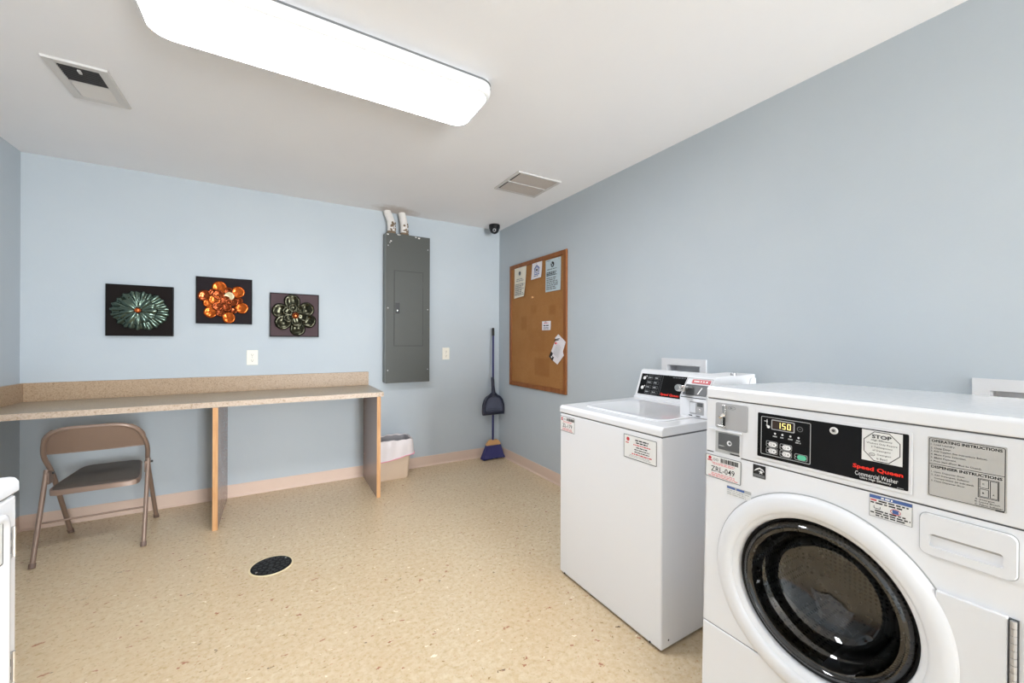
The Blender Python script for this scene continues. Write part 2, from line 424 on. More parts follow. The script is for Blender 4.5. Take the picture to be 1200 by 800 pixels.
b.add([(x*1.003, y*1.006, -.030) for x, y in outl]+[(x*1.003, y*1.006, -.040) for x, y in outl], [(i, (i+1) % n, n+(i+1) % n, n+i) for i in range(n)], 'inkgrey'); b.build('rim', t)

# ------------------------------------------------------------------ ceiling vents
t = thing('supply_vent', 'white ceiling register with dark open louvers beside the long light', 'vent', (-.803, 2.768, ZC), (0, 0, 0))
W, L = .112, .18
b = MB(); o_ = rrect(-W, W, -L, L, 0); i_ = rrect(-.072, .072, -.145, .145, 0)
b.add([(x, y, -.001) for x, y in o_]+[(x*.97, y*.98, -.012) for x, y in o_]+[(x, y, -.010) for x, y in i_],
      [(i, (i+1) % 4, 4+(i+1) % 4, 4+i) for i in range(4)]+[(4+i, 4+(i+1) % 4, 8+(i+1) % 4, 8+i) for i in range(4)], 'ventw')
b.box(-.072, .072, -.006, .006, -.011, -.003, 'ventw'); b.build('vent_frame', t, smooth=False)
b = MB(); b.box(-.072, .072, -.145, .145, -.0022, -.0012, 'ventd'); b.build('shade_sheet', t, smooth=False)  # flat dark sheet painted as the shade behind the louvers
b = MB()
for k in range(9):
    y = -.136+k*.0148
    b.add([(-.071, y, -.0028), (.071, y, -.0028), (.071, y+.0035, -.0105), (-.071, y+.0035, -.0105)], [(0, 1, 2, 3)], 'ventd')  # open blades carry the same painted shade
    b.add([(-.071, y+.0035, -.0105), (.071, y+.0035, -.0105), (.071, y+.0055, -.0105), (-.071, y+.0055, -.0105)], [(0, 1, 2, 3)], 'dkmetal')
b.build('open_louvers', t, smooth=False)
b = MB()
for k in range(9):
    y = .012+k*.0148
    b.add([(-.071, y, -.0028), (.071, y, -.0028), (.071, y+.013, -.010), (-.071, y+.013, -.010)], [(0, 1, 2, 3)], 'ventw')
b.build('closed_louvers', t, smooth=False)
b = MB(); b.box(-.006, .006, -.132, -.104, -.018, -.010, 'ventw'); b.build('damper_lever', t, bevel=.002)

t = thing('return_grille', 'square white ceiling grille with fine louvers near the corner', 'vent', (1.745, 2.72, ZC))
b = MB(); o_ = rrect(-.2, .2, -.195, .195, 0); i_ = rrect(-.178, .178, -.173, .173, 0)
b.add([(x, y, -.001) for x, y in o_]+[(x*.985, y*.985, -.010) for x, y in o_]+[(x, y, -.008) for x, y in i_],
      [(i, (i+1) % 4, 4+(i+1) % 4, 4+i) for i in range(4)]+[(4+i, 4+(i+1) % 4, 8+(i+1) % 4, 8+i) for i in range(4)], 'ventw')
b.box(-.178, .178, -.004, .004, -.010, -.002, 'ventw'); b.build('vent_frame', t, smooth=False)
b = MB(); b.box(-.178, .178, -.173, .173, -.002, -.001, 'ventd'); b.build('shade_sheet', t, smooth=False)  # thin dark sheet, shade of the duct put into its colour
b = MB()
for k in range(30):
    x = -.160+k*.0112
    for y0, y1 in ((-.172, -.006), (.006, .172)):
        b.add([(x, y0, -.0025), (x, y1, -.0025), (x+.0100, y1, -.008), (x+.0100, y0, -.008)], [(0, 1, 2, 3)], 'ventlou')
b.build('louvers', t, smooth=False)

# ------------------------------------------------------------------ dome camera
t = thing('dome_camera', 'small black dome security camera on the ceiling in the corner', 'camera', (2.045, 3.845, ZC))
b = MB(); b.lathe([(.001, 0), (.058, 0), (.060, -.006), (.058, -.040), (.052, -.046), (.001, -.046)], (0, 0, 0), 'blackm'); b.build('mount', t)
b = MB(); b.lathe([(.052, -.042)]+[(.051*math.cos(a), -.048-.050*math.sin(a)) for a in [k*PI/18 for k in range(9)]]+[(.0005, -.098)], (0, 0, 0), 'blackm'); b.build('dome', t)
d = Vector((-.44, -.80, -.34)).normalized(); b = MB()
b.lathe([(.017, 0), (.017, .008), (.012, .008), (.011, .004)], (0, 0, 0), 'grey', 'z', 24); b.lathe([(.011, .003), (.0005, .007)], (0, 0, 0), 'black', 'z', 24)
o = b.build('lens_ring', t, loc=tuple(Vector((0, 0, -.052))+d*.043)); o.rotation_euler = d.to_track_quat('Z', 'Y').to_euler()

# ------------------------------------------------------------------ electrical panel and conduits
t = thing('breaker_panel', 'tall grey electrical breaker panel on the back wall', 'electrical panel', (1.125, YB-.001, .895))
b = MB(); x0, x1, zh = -.222, .215, 1.45
b.box(x0-.006, x1+.004, -.094, 0, 0, zh, 'panellt'); b.build('cabinet', t, bevel=.004)
b = MB(); b.box(x0, x1, -.100, -.094, -.004, zh+.004, 'panelgrey')
for (xx, zz) in ((x0+.02, .12), (x0+.02, zh-.12), (x1-.02, .12), (x1-.02, zh-.12), (x0+.02, zh/2), (x1-.02, zh/2)): b.lathe([(.0005, -.1035), (.005, -.103), (.006, -.100)], (xx, 0, zz), 'grey', 'y', 12)
# flakes of white paint on the upper rim
for (xx, zz, w, h) in ((-.205, 1.437, .02, .012), (-.10, 1.445, .035, .009), (.07, 1.442, .02, .010), (.102, 1.436, .022, .017), (-.175, 1.375, .016, .012), (-.185, 1.36, .01, .008), (-.0, .62, .006, .02), (.01, .6, .005, .008)):
    b.quadpoly([(xx+w*.5*math.cos(a)*(1+.3*math.sin(3*a)), -.1006, zz+h*.5*math.sin(a)*(1+.3*math.cos(2*a))) for a in [k*PI/5 for k in range(10)]], 'plaster')
b.build('cover', t, smooth=False)
b = MB(); dx0, dx1, dz0, dz1 = -.140, .142, .36, 1.09
b.box(dx0-.004, dx1+.004, -.1012, -.0998, dz0-.004, dz1+.004, 'ink'); b.box(dx0, dx1, -.1035, -.1005, dz0, dz1, 'panelgrey')
dr = b.build('door', t, smooth=False)
b = MB(); b.box(-.130, -.090, -.107, -.1035, .675, .780, 'blackm'); b.lathe([(.0005, -.112), (.007, -.111), (.008, -.107)], (-.112, 0, .705), 'chrome', 'y', 16); b.build('latch', dr, bevel=.001)
for zz in (.45, .97):
    b = MB(); b.tube([(dx1+.002, -.104, zz-.03), (dx1+.002, -.104, zz+.03)], .003, 'panelgrey', 8); b.build('hinge', dr)

for i, (xa, xb, lab) in enumerate(((.962, .925, 'left white painted conduit rising from the grey panel to the ceiling'), (1.088, 1.067, 'right white painted conduit rising from the grey panel to the ceiling'))):
    pts = [(xa, YB-.062, 2.345), (xa, YB-.060, 2.42), (xa-.004, YB-.056, 2.47), ((xa+xb)/2, YB-.050, 2.52), (xb+.004, YB-.045, 2.553), (xb, YB-.044, 2.573)]
    b = MB(); b.tube(pts, .037, 'plaster', 20)
    c = b.build('conduit', None, label=lab, category='conduit', group='conduits above the electrical panel')
    b = MB(); b.lathe([(.039, 2.348), (.042, 2.352), (.042, 2.366), (.038, 2.372)], (xa, YB-.062, 0), 'rust', 'z', 24); b.build('locknut', c)
    b = MB(); rr = random.Random(i)
    for k in range(22):
        a = rr.uniform(-2.2, -.6)+.3; z = 2.36+.11*rr.random()**2; q = .0375
        b.blob((xa+q*math.cos(a)*.99, YB-.061+q*math.sin(a)*.99, z), (rr.uniform(.004, .011), rr.uniform(.003, .006), rr.uniform(.005, .014)), 'rust', 8, 5)
    b.build('grime', c)

# ------------------------------------------------------------------ wall outlets
for (x, z, lab) in ((-.178, 1.155, 'white electrical outlet above the counter, below the flower panels'), (1.555, 1.168, 'white electrical outlet right of the grey breaker panel')):
    t = thing('wall_outlet', lab, 'outlet', (x, YB, z), group='outlets on the back wall')
    b = MB(); b.box(-.040, .040, -.006, 0, -.063, .063, 'outlet'); b.build('cover_plate', t, bevel=.003)
    b = MB()
    for s in (-1, 1):
        zc = s*.024
        b.prism(rrect(-.017, .017, zc-.016, zc+.016, .006), 'y', -.0085, -.005, 'outlet')
        for xx in (-.007, .006): b.rect(xx, xx+.0022, zc-.003, zc+.007, -.0087, 'ink')
        b.disc(0, zc-.009, .0028, -.0087, 'ink')
    b.lathe([(.0005, -.0075), (.003, -.007), (.0035, -.006)], (0, 0, 0), 'grey', 'y', 12)
    b.build('receptacle', t)

# ------------------------------------------------------------------ flower wall art
def petal(t, name, cx, cz, w, h, ang, m, y0, bulge=.02, ridges=0, amp=.3):
    """one petal of size w (across) x h (along) in the x-z plane facing -y: a shallow lifted cup, or a pleated fan"""
    b = MB(); nu, nv = 12, 12; vs = []; fs = []
    if ridges: nu = ridges*6
    for j in range(nv+1):
        v = j/nv
        for i in range(nu+1):
            u = -1+2*i/nu
            if ridges:
                wid = .16+.84*v**.8
                hh = (v-.5)+.022*math.cos(u*ridges*PI)*v-.16*u*u*v
                yy = bulge*(math.sin(PI*(.10+.78*v)))*(1-.4*u*u)+bulge*amp*math.cos(u*ridges*PI)*(.25+v)
            else:
                wid = math.sqrt(max(0., 1-(2*v-1)**2))*(.86+.14*v)+.02; hh = v-.5
                r2 = min(1, (u*wid)**2+(2*v-1)**2); yy = bulge*(.35+.9*r2-.75*r2**4)*(.55+.45*v)+bulge*.07*math.cos(u*2.0*PI)*(1-r2)
            x, z = u*wid*w/2, hh*h
            ca, sa = math.cos(ang), math.sin(ang)
            vs.append((cx+x*ca-z*sa, y0-yy, cz+x*sa+z*ca))
    for j in range(nv):
        for i in range(nu): fs.append((j*(nu+1)+i, j*(nu+1)+i+1, (j+1)*(nu+1)+i+1, (j+1)*(nu+1)+i))
    b.add(vs, fs, m); o = b.build(name, t, angle=85)
    sm = o.modifiers.new('thickness', 'SOLIDIFY'); sm.thickness = .0018; sm.offset = 0
    return o

def panel(label, cx, cz, s, bgm, y=.03):
    t = thing('flower_panel', label, 'wall art', (cx, YB-y, cz), group='flower panels on the back wall')
    b = MB(); b.box(-s, s, 0, y, -s, s, 'artbk'); b.rect(-s+.008, s-.008, -s+.008, s-.008, -.0006, bgm)
    b.build('backing', t, smooth='flat'); return t
# green ruffled flower
t = panel('black square panel with a dark green ruffled flower', -.883, 1.52, .19, 'art1bg')
for k, (a, r_, q_) in enumerate([(.62, .085, .14), (-.15, .092, .12), (-1.0, .098, .13), (-1.75, .104, .13), (-2.5, .100, .13), (-3.2, .088, .13), (-4.0, .092, .13), (-4.75, .100, .12), (1.2, .096, .11)]):
    petal(t, 'petal', -r_*1.0*math.sin(a), r_*.88*math.cos(a), q_*1.05, q_*1.02, a, 'petalg', -.005-.003*(k % 3), .020, 3, .34)
for k, (a, q_) in enumerate([(.9, .12), (-.7, .10), (-1.6, .11), (-2.7, .10), (2.6, .13), (1.8, .10)]):
    petal(t, 'petal', -.055*math.sin(a)-.005, .050*math.cos(a), q_, q_*.95, a, 'petalg', -.024-.002*(k % 2), .016, 2, .38)
b = MB(); b.blob((-.006, -.040, 0), (.020, .014, .018), 'copper'); b.build('flower_centre', t)
b = MB(); b.blob((-.006, -.028, 0), (.032, .014, .029), 'artbk'); b.build('calyx', t)
# amber petals
t = panel('dark square panel with a flower of amber orange petals', -.367, 1.622, .187, 'art2bg')
P2 = [(625, 155, 33, 'petalo'), (710, 172, 31, 'petalo'), (560, 197, 31, 'petald'), (668, 170, 20, 'petald'), (595, 180, 20, 'petald'), (620, 190, 26, 'petald'), (670, 195, 22, 'petalw'), (602, 213, 25, 'petalo'), (573, 231, 21, 'petalo'), (690, 221, 22, 'petald'), (718, 213, 16, 'petald'), (728, 248, 30, 'petalo'), (617, 243, 24, 'petald'), (660, 249, 21, 'petald'), (692, 262, 15, 'petald'), (585, 272, 30, 'petalo'), (630, 274, 21, 'petald'), (668, 297, 29, 'petalo')]
for (px, py, r_, m_) in P2:
    x = (px-648)/132*.187; z = -(py-216)/112*.187; q = r_/132*.187
    dd = math.hypot(x, z); ang = math.atan2(-x, z)
    petal(t, 'petal', x, z, q*2.25, q*2.35, ang, m_, -.004-.022*max(0, 1-dd/.13), .016)
for (x, z, a) in ((.012, .014, 0.), (.030, -.008, 1.8), (-.002, -.012, 2.9), (-.012, .012, .9)): petal(t, 'petal', x, z, .048, .048, a, 'petald', -.024, .014)
# dark olive petals on plum
t = panel('plum square panel with a flower of dark glossy petals', .137, 1.523, .19, 'art3bg')
P3 = [(965, 222, 38), (1030, 255, 37), (1040, 308, 36), (990, 345, 36), (925, 316, 38), (912, 265, 38)]
for (px, py, r_) in P3:
    x = (px-978)/113*.19; z = -(py-283)/100*.19; q = r_/113*.19
    petal(t, 'petal', x, z, q*2.1, q*2.1, math.atan2(-x, z), 'petalk', -.004, .018)
for k, (px, py, r_) in enumerate([(945, 270, 24), (1000, 262, 22), (1012, 298, 24), (986, 320, 26), (948, 302, 22), (968, 255, 20)]):
    x = (px-978)/113*.19; z = -(py-288)/100*.19; q = r_/113*.19
    petal(t, 'petal', x, z, q*2.1, q*2.2, math.atan2(-x, z), 'petalk', -.018-.002*(k % 2), .014)
b = MB(); b.blob((.003, -.04, -.006), (.026, .012, .026), 'copper'); b.lathe([(.010, -.053), (.014, -.056), (.018, -.050)], (.003, 0, -.006), 'petald', 'y', 20); b.build('flower_centre', t)

# ------------------------------------------------------------------ counter
t = thing('counter', 'long speckled laminate folding counter along the back wall', 'counter', (0, 0, 0))
b = MB(); CF, CZ = 3.388, .876
b.box(XL+.002, .765, CF+.002, YB-.001, CZ-.036, CZ, 'counter'); b.box(XL+.002, .766, CF, CF+.002, CZ-.037, CZ-.0005, 'edge'); b.box(.765, .767, CF, YB-.001, CZ-.037, CZ-.0005, 'edge')
b.build('countertop', t, smooth=False)
b = MB(); b.box(XL+.022, .762, YB-.021, YB-.001, CZ, 1.004, 'splash'); b.build('backsplash', t, bevel=.002)
b = MB(); b.box(XL+.002, XL+.022, CF, YB-.001, CZ, 1.004, 'splash'); b.build('side_splash', t, bevel=.002)
for x0, y0 in ((.717, 3.402), (-.374, 3.368)):
    b = MB(); b.box(x0, x0+.029, y0+.003, YB-.014, 0, CZ-.037, 'legface'); lg = b.build('support_panel', t, smooth=False)
    b = MB(); b.box(x0-.0005, x0+.0295, y0, y0+.0035, 0, CZ-.037, 'legedge'); b.build('edge_banding', lg, smooth=False)

# ------------------------------------------------------------------ folding chair
t = thing('folding_chair', 'beige-brown metal folding chair pushed under the counter', 'chair', (-.966, 3.60, 0), (0, 0, math.radians(2)))
def arc(pts, n=6):
    """round the corners of a polyline with quadratic curves"""
    out = [Vector(pts[0])]
    for i in range(1, len(pts)-1):
        p, q, r_ = Vector(pts[i-1]), Vector(pts[i]), Vector(pts[i+1]); L = .11
        a = q+(p-q).normalized()*min(L, (p-q).length*.49); c = q+(r_-q).normalized()*min(L, (r_-q).length*.49)
        for k in range(n+1): s = k/n; out.append(a*(1-s)**2+q*2*s*(1-s)+c*s*s)
    out.append(Vector(pts[-1])); return out
X = .218
def ty(z): return .235-(.235+.235)*z/.775   # lean of the long U frame
pts = arc([(-X, ty(0.012), .012), (-X, ty(.50), .50), (-X-.022, ty(.62), .62), (-X+.030, ty(.775)-.0, .776), (X-.030, ty(.775), .776), (X+.018, ty(.62), .62), (X, ty(.50), .50), (X, ty(.012), .012)])
b = MB(); b.tube(pts, .0125, 'chair', 14); b.build('front_frame', t)
for s in (-1, 1):
    b = MB(); b.tube([(s*X, ty(.0)+.001, .0), (s*X, ty(.028), .028)], .0155, 'rubfoot', 14); b.build('rubber_foot', t)
    xx = s*(X+.0)
    b = MB(); b.tube([(s*(X+.018), -.262, .01), (s*(X+.012), -.10, .515)], .0120, 'chair', 14); lg = b.build('rear_leg', t)
    b = MB(); b.tube([(s*(X+.018), -.2655, .0), (s*(X+.018), -.257, .026)], .015, 'rubfoot', 14); b.build('rubber_foot', lg)
    b = MB(); b.tube([(s*(X-.012), -.075, .487), (s*(X+.030), -.075, .487)], .008, 'dkmetal', 10); b.box(*sorted((s*(X-.004), s*(X+.012))), -.12, -.055, .43, .50, 'chair'); b.build('pivot_bracket', t)
b = MB(); b.tube([(-X-.015, -.193, .225), (X+.015, -.193, .225)], .006, 'chair', 10); b.build('cross_bar', t)
# backrest: curved sheet hugging the tube
b = MB(); vs = []; fs = []; nu, nv = 24, 10
for side in (0, 1):
    for j in range(nv+1):
        for i in range(nu+1):
            u = -1+2*i/nu; z = .615+(.772-.615)*j/nv
            half = X+.012 - (max(0, z-.68)/.092)**2.2*.055
            bow = .020*(1-u*u)
            vs.append((u*half, ty(z)-bow+side*.0016+.004, z))
for side in (0, 1):
    o_ = side*(nu+1)*(nv+1)
    for j in range(nv):
        for i in range(nu): fs.append((o_+j*(nu+1)+i, o_+j*(nu+1)+i+1, o_+(j+1)*(nu+1)+i+1, o_+(j+1)*(nu+1)+i))
b.add(vs, fs, 'chair'); b.tube([(-1*(X+.012)+2*(X+.012)*k/16, ty(.615)-.020*(1-(-1+k/8)**2)+.004, .615) for k in range(17)], .003, 'chair', 8)
b.build('backrest', t, angle=60)
# seat
def seat_outline(w0, w1, y0, y1, r, grow=0):
    return [(-w0+r, y0), (w0-r, y0), (w0-r*.3, y0+r*.3), (w0, y0+r), (w0-.002, y0+.10), (w1+.006, y1-r*1.2), (w1-.008, y1-r*.4), (w1-r, y1), (-w1+r, y1), (-w1+.008, y1-r*.4), (-w1-.006, y1-r*1.2), (-w0+.002, y0+.10), (-w0, y0+r), (-w0+r*.3, y0+r*.3)]
def zt(y): return .408+(y+.205)*.10
out = seat_outline(.200, .150, -.205, .195, .04)
n = len(out); b = MB()
b.add([(x, y, zt(y)-.03) for x, y in out]+[(x, y, zt(y)-.004) for x, y in out]+[(x*.985, y*.985, zt(y*.985)) for x, y in out],
      [(i, (i+1) % n, n+(i+1) % n, n+i) for i in range(n)]+[(n+i, n+(i+1) % n, 2*n+(i+1) % n, 2*n+i) for i in range(n)]+[list(range(2*n, 3*n))]+[list(range(n))[::-1]], 'chair')
b.build('seat', t, angle=28)
st = MB(); q = [(x*.955, y*.955) for x, y in out]
st.add([(x, y, zt(y)) for x, y in q]+[(x*.985, y*.985, zt(y*.985)+.004) for x, y in q], [(i, (i+1) % n, n+(i+1) % n, n+i) for i in range(n)]+[list(range(n, 2*n))], 'seatpad')
st.build('seat_pad', t, angle=50)

# ------------------------------------------------------------------ waste bin with liner
t = thing('waste_bin', 'beige plastic wastebasket with a white liner beside the counter', 'trash can', (.93, 3.868, 0))
def rr_ring(w, d, r, z, n=5): return [(x, y, z) for x, y in rrect(-w, w, -d, d, r, n)]
rings = [rr_ring(.155, .095, .03, .0), rr_ring(.160, .100, .03, .008), rr_ring(.186, .120, .035, .335)]
n = len(rings[0]); b = MB(); vs = [p for g in rings for p in g]
b.add(vs, [(k*n+i, k*n+(i+1) % n, (k+1)*n+(i+1) % n, (k+1)*n+i) for k in range(2) for i in range(n)]+[list(range(n))[::-1]], 'bin'); b.build('bin_body', t, angle=50)
b = MB(); rr = random.Random(3); N = 96
def around(w, d, r): 
    p = rrect(-w, w, -d, d, r, 8); out = []
    L = [math.dist(p[i], p[(i+1) % len(p)]) for i in range(len(p))]; tot = sum(L)
    for k in range(N):
        s = tot*k/N; i = 0
        while s > L[i]: s -= L[i]; i += 1
        f = s/L[i]; a, c = p[i], p[(i+1) % len(p)]; out.append((a[0]+(c[0]-a[0])*f, a[1]+(c[1]-a[1])*f))
    return out
lv = [(.150, .088, .16), (.174, .108, .30), (.184, .119, .366), (.194, .129, .374), (.202, .136, .352), (.205, .139, .29), (.203, .139, .225), (.205, .141, .206)]
vs = []
for li, (w, d, z) in enumerate(lv):
    for k, (x, y) in enumerate(around(w, d, .04)):
        f = math.sin(k*.9+li*.5)*.5+math.sin(k*.37+li)*.5
        g = .004*f*(1 if li not in (2, 3) else .5)
        zz = z+(.006*f if li in (2, 3) else 0)+(.022*math.sin(k*2*PI/N*2+1.)-.0 if li >= 6 else 0)
        L_ = math.hypot(x, y); vs.append((x+x/L_*g, y+y/L_*g, zz))
fs = [(a*N+i, a*N+(i+1) % N, (a+1)*N+(i+1) % N, (a+1)*N+i) for a in range(len(lv)-1) for i in range(N)]
b.add(vs, fs[:N*2], 'bagshade'); bb = len(b.v); b.add(vs, fs[N*2:], 'bag')
ln = b.build('bin_liner', t, angle=80)
b = MB(); b.tube([(v[0]*1.005, v[1]*1.005, v[2]+.004) for v in vs[7*N:8*N]], .0045, 'pink', 6, closed=True)
b.blob((.203, -.10, .232), (.012, .010, .020), 'pink', 10, 6); b.build('drawstring', ln)

# ------------------------------------------------------------------ broom and dustpan in the corner
bx, by = 2.078, 3.925
t = thing('broom', 'broom with navy bristles and light wood block in the corner', 'broom', (bx, by, 0))
b = MB(); b.tube([(-.006, -.012, .20), (.018, .035, 1.38)], .0115, 'navy', 14); b.build('handle', t)
b = MB(); b.tube([(.0176, .0345, 1.365), (.0186, .0375, 1.445), (.0187, .038, 1.452)], [.015, .014, .009], 'blackm', 14); b.build('grip', t)
b = MB(); b.prism([(-.088, .148), (.088, .148), (.086, .163), (.062, .197), (.045, .207), (-.040, .207), (-.058, .197), (-.086, .165)], 'y', -.030, .012, 'broomwood'); b.build('broom_block', t, bevel=.004)
b = MB(); rr = random.Random(5)
# dense core of the brush, then single tufts over it
b.add([(-.085, -.030, .150), (.085, -.030, .150), (.085, .010, .150), (-.085, .010, .150), (-.145, -.055, .008), (.112, -.065, .022), (.112, .022, .022), (-.145, .022, .008)],
      [(0, 1, 5, 4), (2, 3, 7, 6), (0, 4, 7, 3), (1, 2, 6, 5), (0, 3, 2, 1), (4, 5, 6, 7)], 'bristle')
for k in range(170):
    u = rr.uniform(-1, 1); s = rr.choice((0, 0, 1)); y0 = -.031 if s == 0 else rr.uniform(-.03, .01)
    x0 = u*.086; x1 = -.016+u*.134+rr.uniform(-.006, .006); z1 = .004+.010*(u+1)/2+rr.uniform(0, .008)
    b.tube([(x0, y0, .152), ((x0+x1)/2+u*-.004, y0-.006, .08), (x1, y0-.028-.02*max(0, u)+rr.uniform(-.004, .004), z1)], [.0028, .0030, .0022], 'bristle', 5)
b.build('bristles', t)
t = thing('dustpan', 'dark slate blue upright dustpan clipped onto the broom handle', 'dustpan', (bx-.013, by-.026, 0))
b = MB()
def pan(sc=1., x=0): 
    pts = [(-.128, .497), (.128, .497), (.134, .53), (.130, .60), (.112, .655), (.085, .690), (.045, .712), (.022, .735), (-.022, .735), (-.045, .712), (-.085, .690), (-.112, .655), (-.130, .60), (-.134, .53)]
    cx, cz = 0, .60; return [(cx+(a-cx)*sc, cz+(c-cz)*sc) for a, c in pts]
o_, i_ = pan(1), pan(.80); n = len(o_)
i_ = [(a, min(max(c, .525), .70)) for a, c in i_]
b.add([(a, .008, c) for a, c in o_]+[(a, -.022, c) for a, c in o_]+[(a*.96, -.026, .6+(c-.6)*.96) for a, c in o_], [(k, (k+1) % n, n+(k+1) % n, n+k) for k in range(n)]+[(n+k, n+(k+1) % n, 2*n+(k+1) % n, 2*n+k) for k in range(n)]+[list(range(n))], 'navydk')
b.add([(a*.96, -.026, .6+(c-.6)*.96) for a, c in o_]+[(a, -.024, c) for a, c in i_]+[(a*.96, -.008, .6+(c-.6)*.96) for a, c in i_], [(k, (k+1) % n, n+(k+1) % n, n+k) for k in range(n)], 'navydk')
b.add([(a, -.024, c) for a, c in i_]+[(a*.94, -.006, .605+(c-.605)*.93) for a, c in i_], [(k, (k+1) % n, n+(k+1) % n, n+k) for k in range(n)]+[list(range(n, 2*n))], 'slate')
b.tube([(-.095, -.014, .545), (-.06, -.016, .553), (0, -.017, .558), (.06, -.016, .553), (.095, -.014, .545)], .006, 'slate', 8)
b.tube([(-.132, -.012, .500), (.132, -.012, .500)], .010, 'navydk', 8)
b.build('pan', t, angle=50)
b = MB(); b.tube([(0, -.008, .70), (0, -.006, .745), (-.001, 0, .80), (-.002, .008, .88), (-.002, .011, .905)], [.030, .023, .019, .018, .015], 'navydk', 16); b.build('socket', t)

# ------------------------------------------------------------------ cork notice board and papers
t = thing('notice_board', 'cork notice board in a brown wood frame on the right wall', 'notice board', (0, 0, 0))
Y0, Y1, Z0, Z1 = 2.765, 3.751, .832, 2.117
b = MB(); b.box(XR-.010, XR, Y0+.02, Y1-.02, Z0+.02, Z1-.02, 'cork'); b.build('cork_sheet', t, smooth=False)
b = MB(); w = .042; th = .020
for q in (((Y0, Z0), (Y1, Z0), (Y1-w, Z0+w), (Y0+w, Z0+w)), ((Y1, Z0), (Y1, Z1), (Y1-w, Z1-w), (Y1-w, Z0+w)), ((Y1, Z1), (Y0, Z1), (Y0+w, Z1-w), (Y1-w, Z1-w)), ((Y0, Z1), (Y0, Z0), (Y0+w, Z0+w), (Y0+w, Z1-w))):
    b.prism(list(q), 'x', XR-th, XR, 'oak')
b.build('frame', t, bevel=.004)
# papers live in local coordinates: x to the right as one faces the wall (= -Y), viewer on -y
def on_wall(name, label, cat, Y, Z, group=None, off=.0115):
    return thing(name, label, cat, (XR-off, Y, Z), (0, 0, -PI/2), group)
def sheet(b, w, h, m, curl=.010, skew=(0, 0, 0, 0), nx=6, nz=10):
    """slightly curled paper: origin at its top left; skew shifts bottom-left/right corners (dx,dz each)"""
    vs = []; f = []
    for j in range(nz+1):
        for i in range(nx+1):
            u, v = i/nx, j/nz
            x = u*w+v*(skew[0]*(1-u)+skew[2]*u); z = -v*h+v*(skew[1]*(1-u)+skew[3]*u)
            y = -.0015-curl*(v**3)*(.3+u*.7)-curl*.25*math.sin(u*PI)
            vs.append((x, y, z))
    for j in range(nz):
        for i in range(nx): f.append((j*(nx+1)+i, j*(nx+1)+i+1, (j+1)*(nx+1)+i+1, (j+1)*(nx+1)+i))
    b.add(vs, f, m)
    def S(x, z):  # y just in front of the sheet
        v = -z/h; u = x/w; return -.0028-curl*(max(0, v)**3)*(.3+u*.7)-curl*.25*math.sin(max(0, min(1, u))*PI)
    return S
def sprint(b, S, x0, x1, z0, z1, n, m, seedv, fill=.5, center=False):
    rr = random.Random(seedv); st_ = (z1-z0)/n
    for k in range(n):
        zz = z1-st_*(k+.5); L = (x1-x0)*rr.uniform(.7, 1); x = x0+((x1-x0-L)/2 if center else 0); e0 = x+L
        while x < e0:
            e = min(e0, x+st_*rr.uniform(1.2, 3.5)); y = min(S(x, zz+st_*fill/2), S(e, zz-st_*fill/2))-.0004
            b.rect(x, e, zz-st_*fill/2, zz+st_*fill/2, y, m); x = e+st_*.5
def pin(t, x, z, m='inkwhite', name='push_pin'):
    b = MB(); b.lathe([(.0005, -.016), (.005, -.015), (.0055, -.011), (.003, -.009), (.003, -.004), (.005, -.002), (.005, 0)], (x, 0, z), m, 'y', 12); return b.build(name, t)

t = on_wall('notice_sheet', 'cream printed notice pinned at the far upper corner of the cork board', 'notice', 3.655, 2.082, 'papers pinned on the board')
b = MB(); S = sheet(b, .235, .325, 'paper1', .012, (.0, 0, -.03, .01)); 
yy = S(.11, -.08)-.0006; b.disc(.112, -.07, .022, yy, 'inkgrey'); b.disc(.112, -.062, .010, yy-.0004, 'ink')
sprint(b, S, .03, .20, -.155, -.12, 2, 'inkgrey', 1, .35, True); sprint(b, S, .02, .205, -.30, -.175, 8, 'inkgrey', 2, .5); b.build('paper', t, angle=80); pin(t, .117, -.012, 'grey')
t = on_wall('notice_card', 'small white notice with a blue house emblem, upper middle of the board', 'notice', 3.312, 2.080, 'papers pinned on the board')
b = MB(); S = sheet(b, .170, .165, 'paper2', .010, (-.018, -.0, -.005, .004)); yy = S(.09, -.09)-.0006
b.ring(.088, -.080, .034, .006, yy, 'inkblue', .032); b.disc(.088, -.080, .013, yy-.0003, 'ink')
for s in (-1, 1): b.quadpoly([(.088, yy-.0005, -.028), (.088+s*.048, yy-.0005, -.062), (.088+s*.048, yy-.0005, -.072), (.088, yy-.0005, -.038)], 'inkblue')
for s in (-1, 1): b.rect(*sorted((.088+s*.042, .088+s*.036)), -.118, -.066, yy-.0005, 'inkblue')
b.rect(.046, .130, -.126, -.118, yy-.0005, 'inkblue'); sprint(b, S, .04, .135, -.145, -.13, 1, 'inkgrey', 3); b.build('paper', t, angle=80); pin(t, .085, -.012, 'grey')
t = on_wall('notice_poster', 'large pale blue printed notice at the near upper corner of the board', 'notice', 3.083, 2.066, 'papers pinned on the board')
b = MB(); S = sheet(b, .235, .300, 'paper3', .006, (0, 0, .0, .0)); yy = S(.11, -.08)-.0006
b.disc(.112, -.052, .026, yy, 'ink'); b.disc(.112, -.058, .010, yy-.0004, 'paper3'); b.disc(.100, -.040, .006, yy-.0004, 'paper3')
sprint(b, S, .03, .08, -.018, -.008, 1, 'inkgrey', 5); sprint(b, S, .03, .19, -.10, -.086, 1, 'ink', 6, .4); sprint(b, S, .02, .21, -.155, -.115, 3, 'ink', 7, .6)
sprint(b, S, .02, .21, -.285, -.165, 7, 'inkgrey', 8, .5); b.build('paper', t, angle=80); pin(t, .02, -.012, 'grey'); pin(t, .215, -.012, 'grey', 'push_pin')
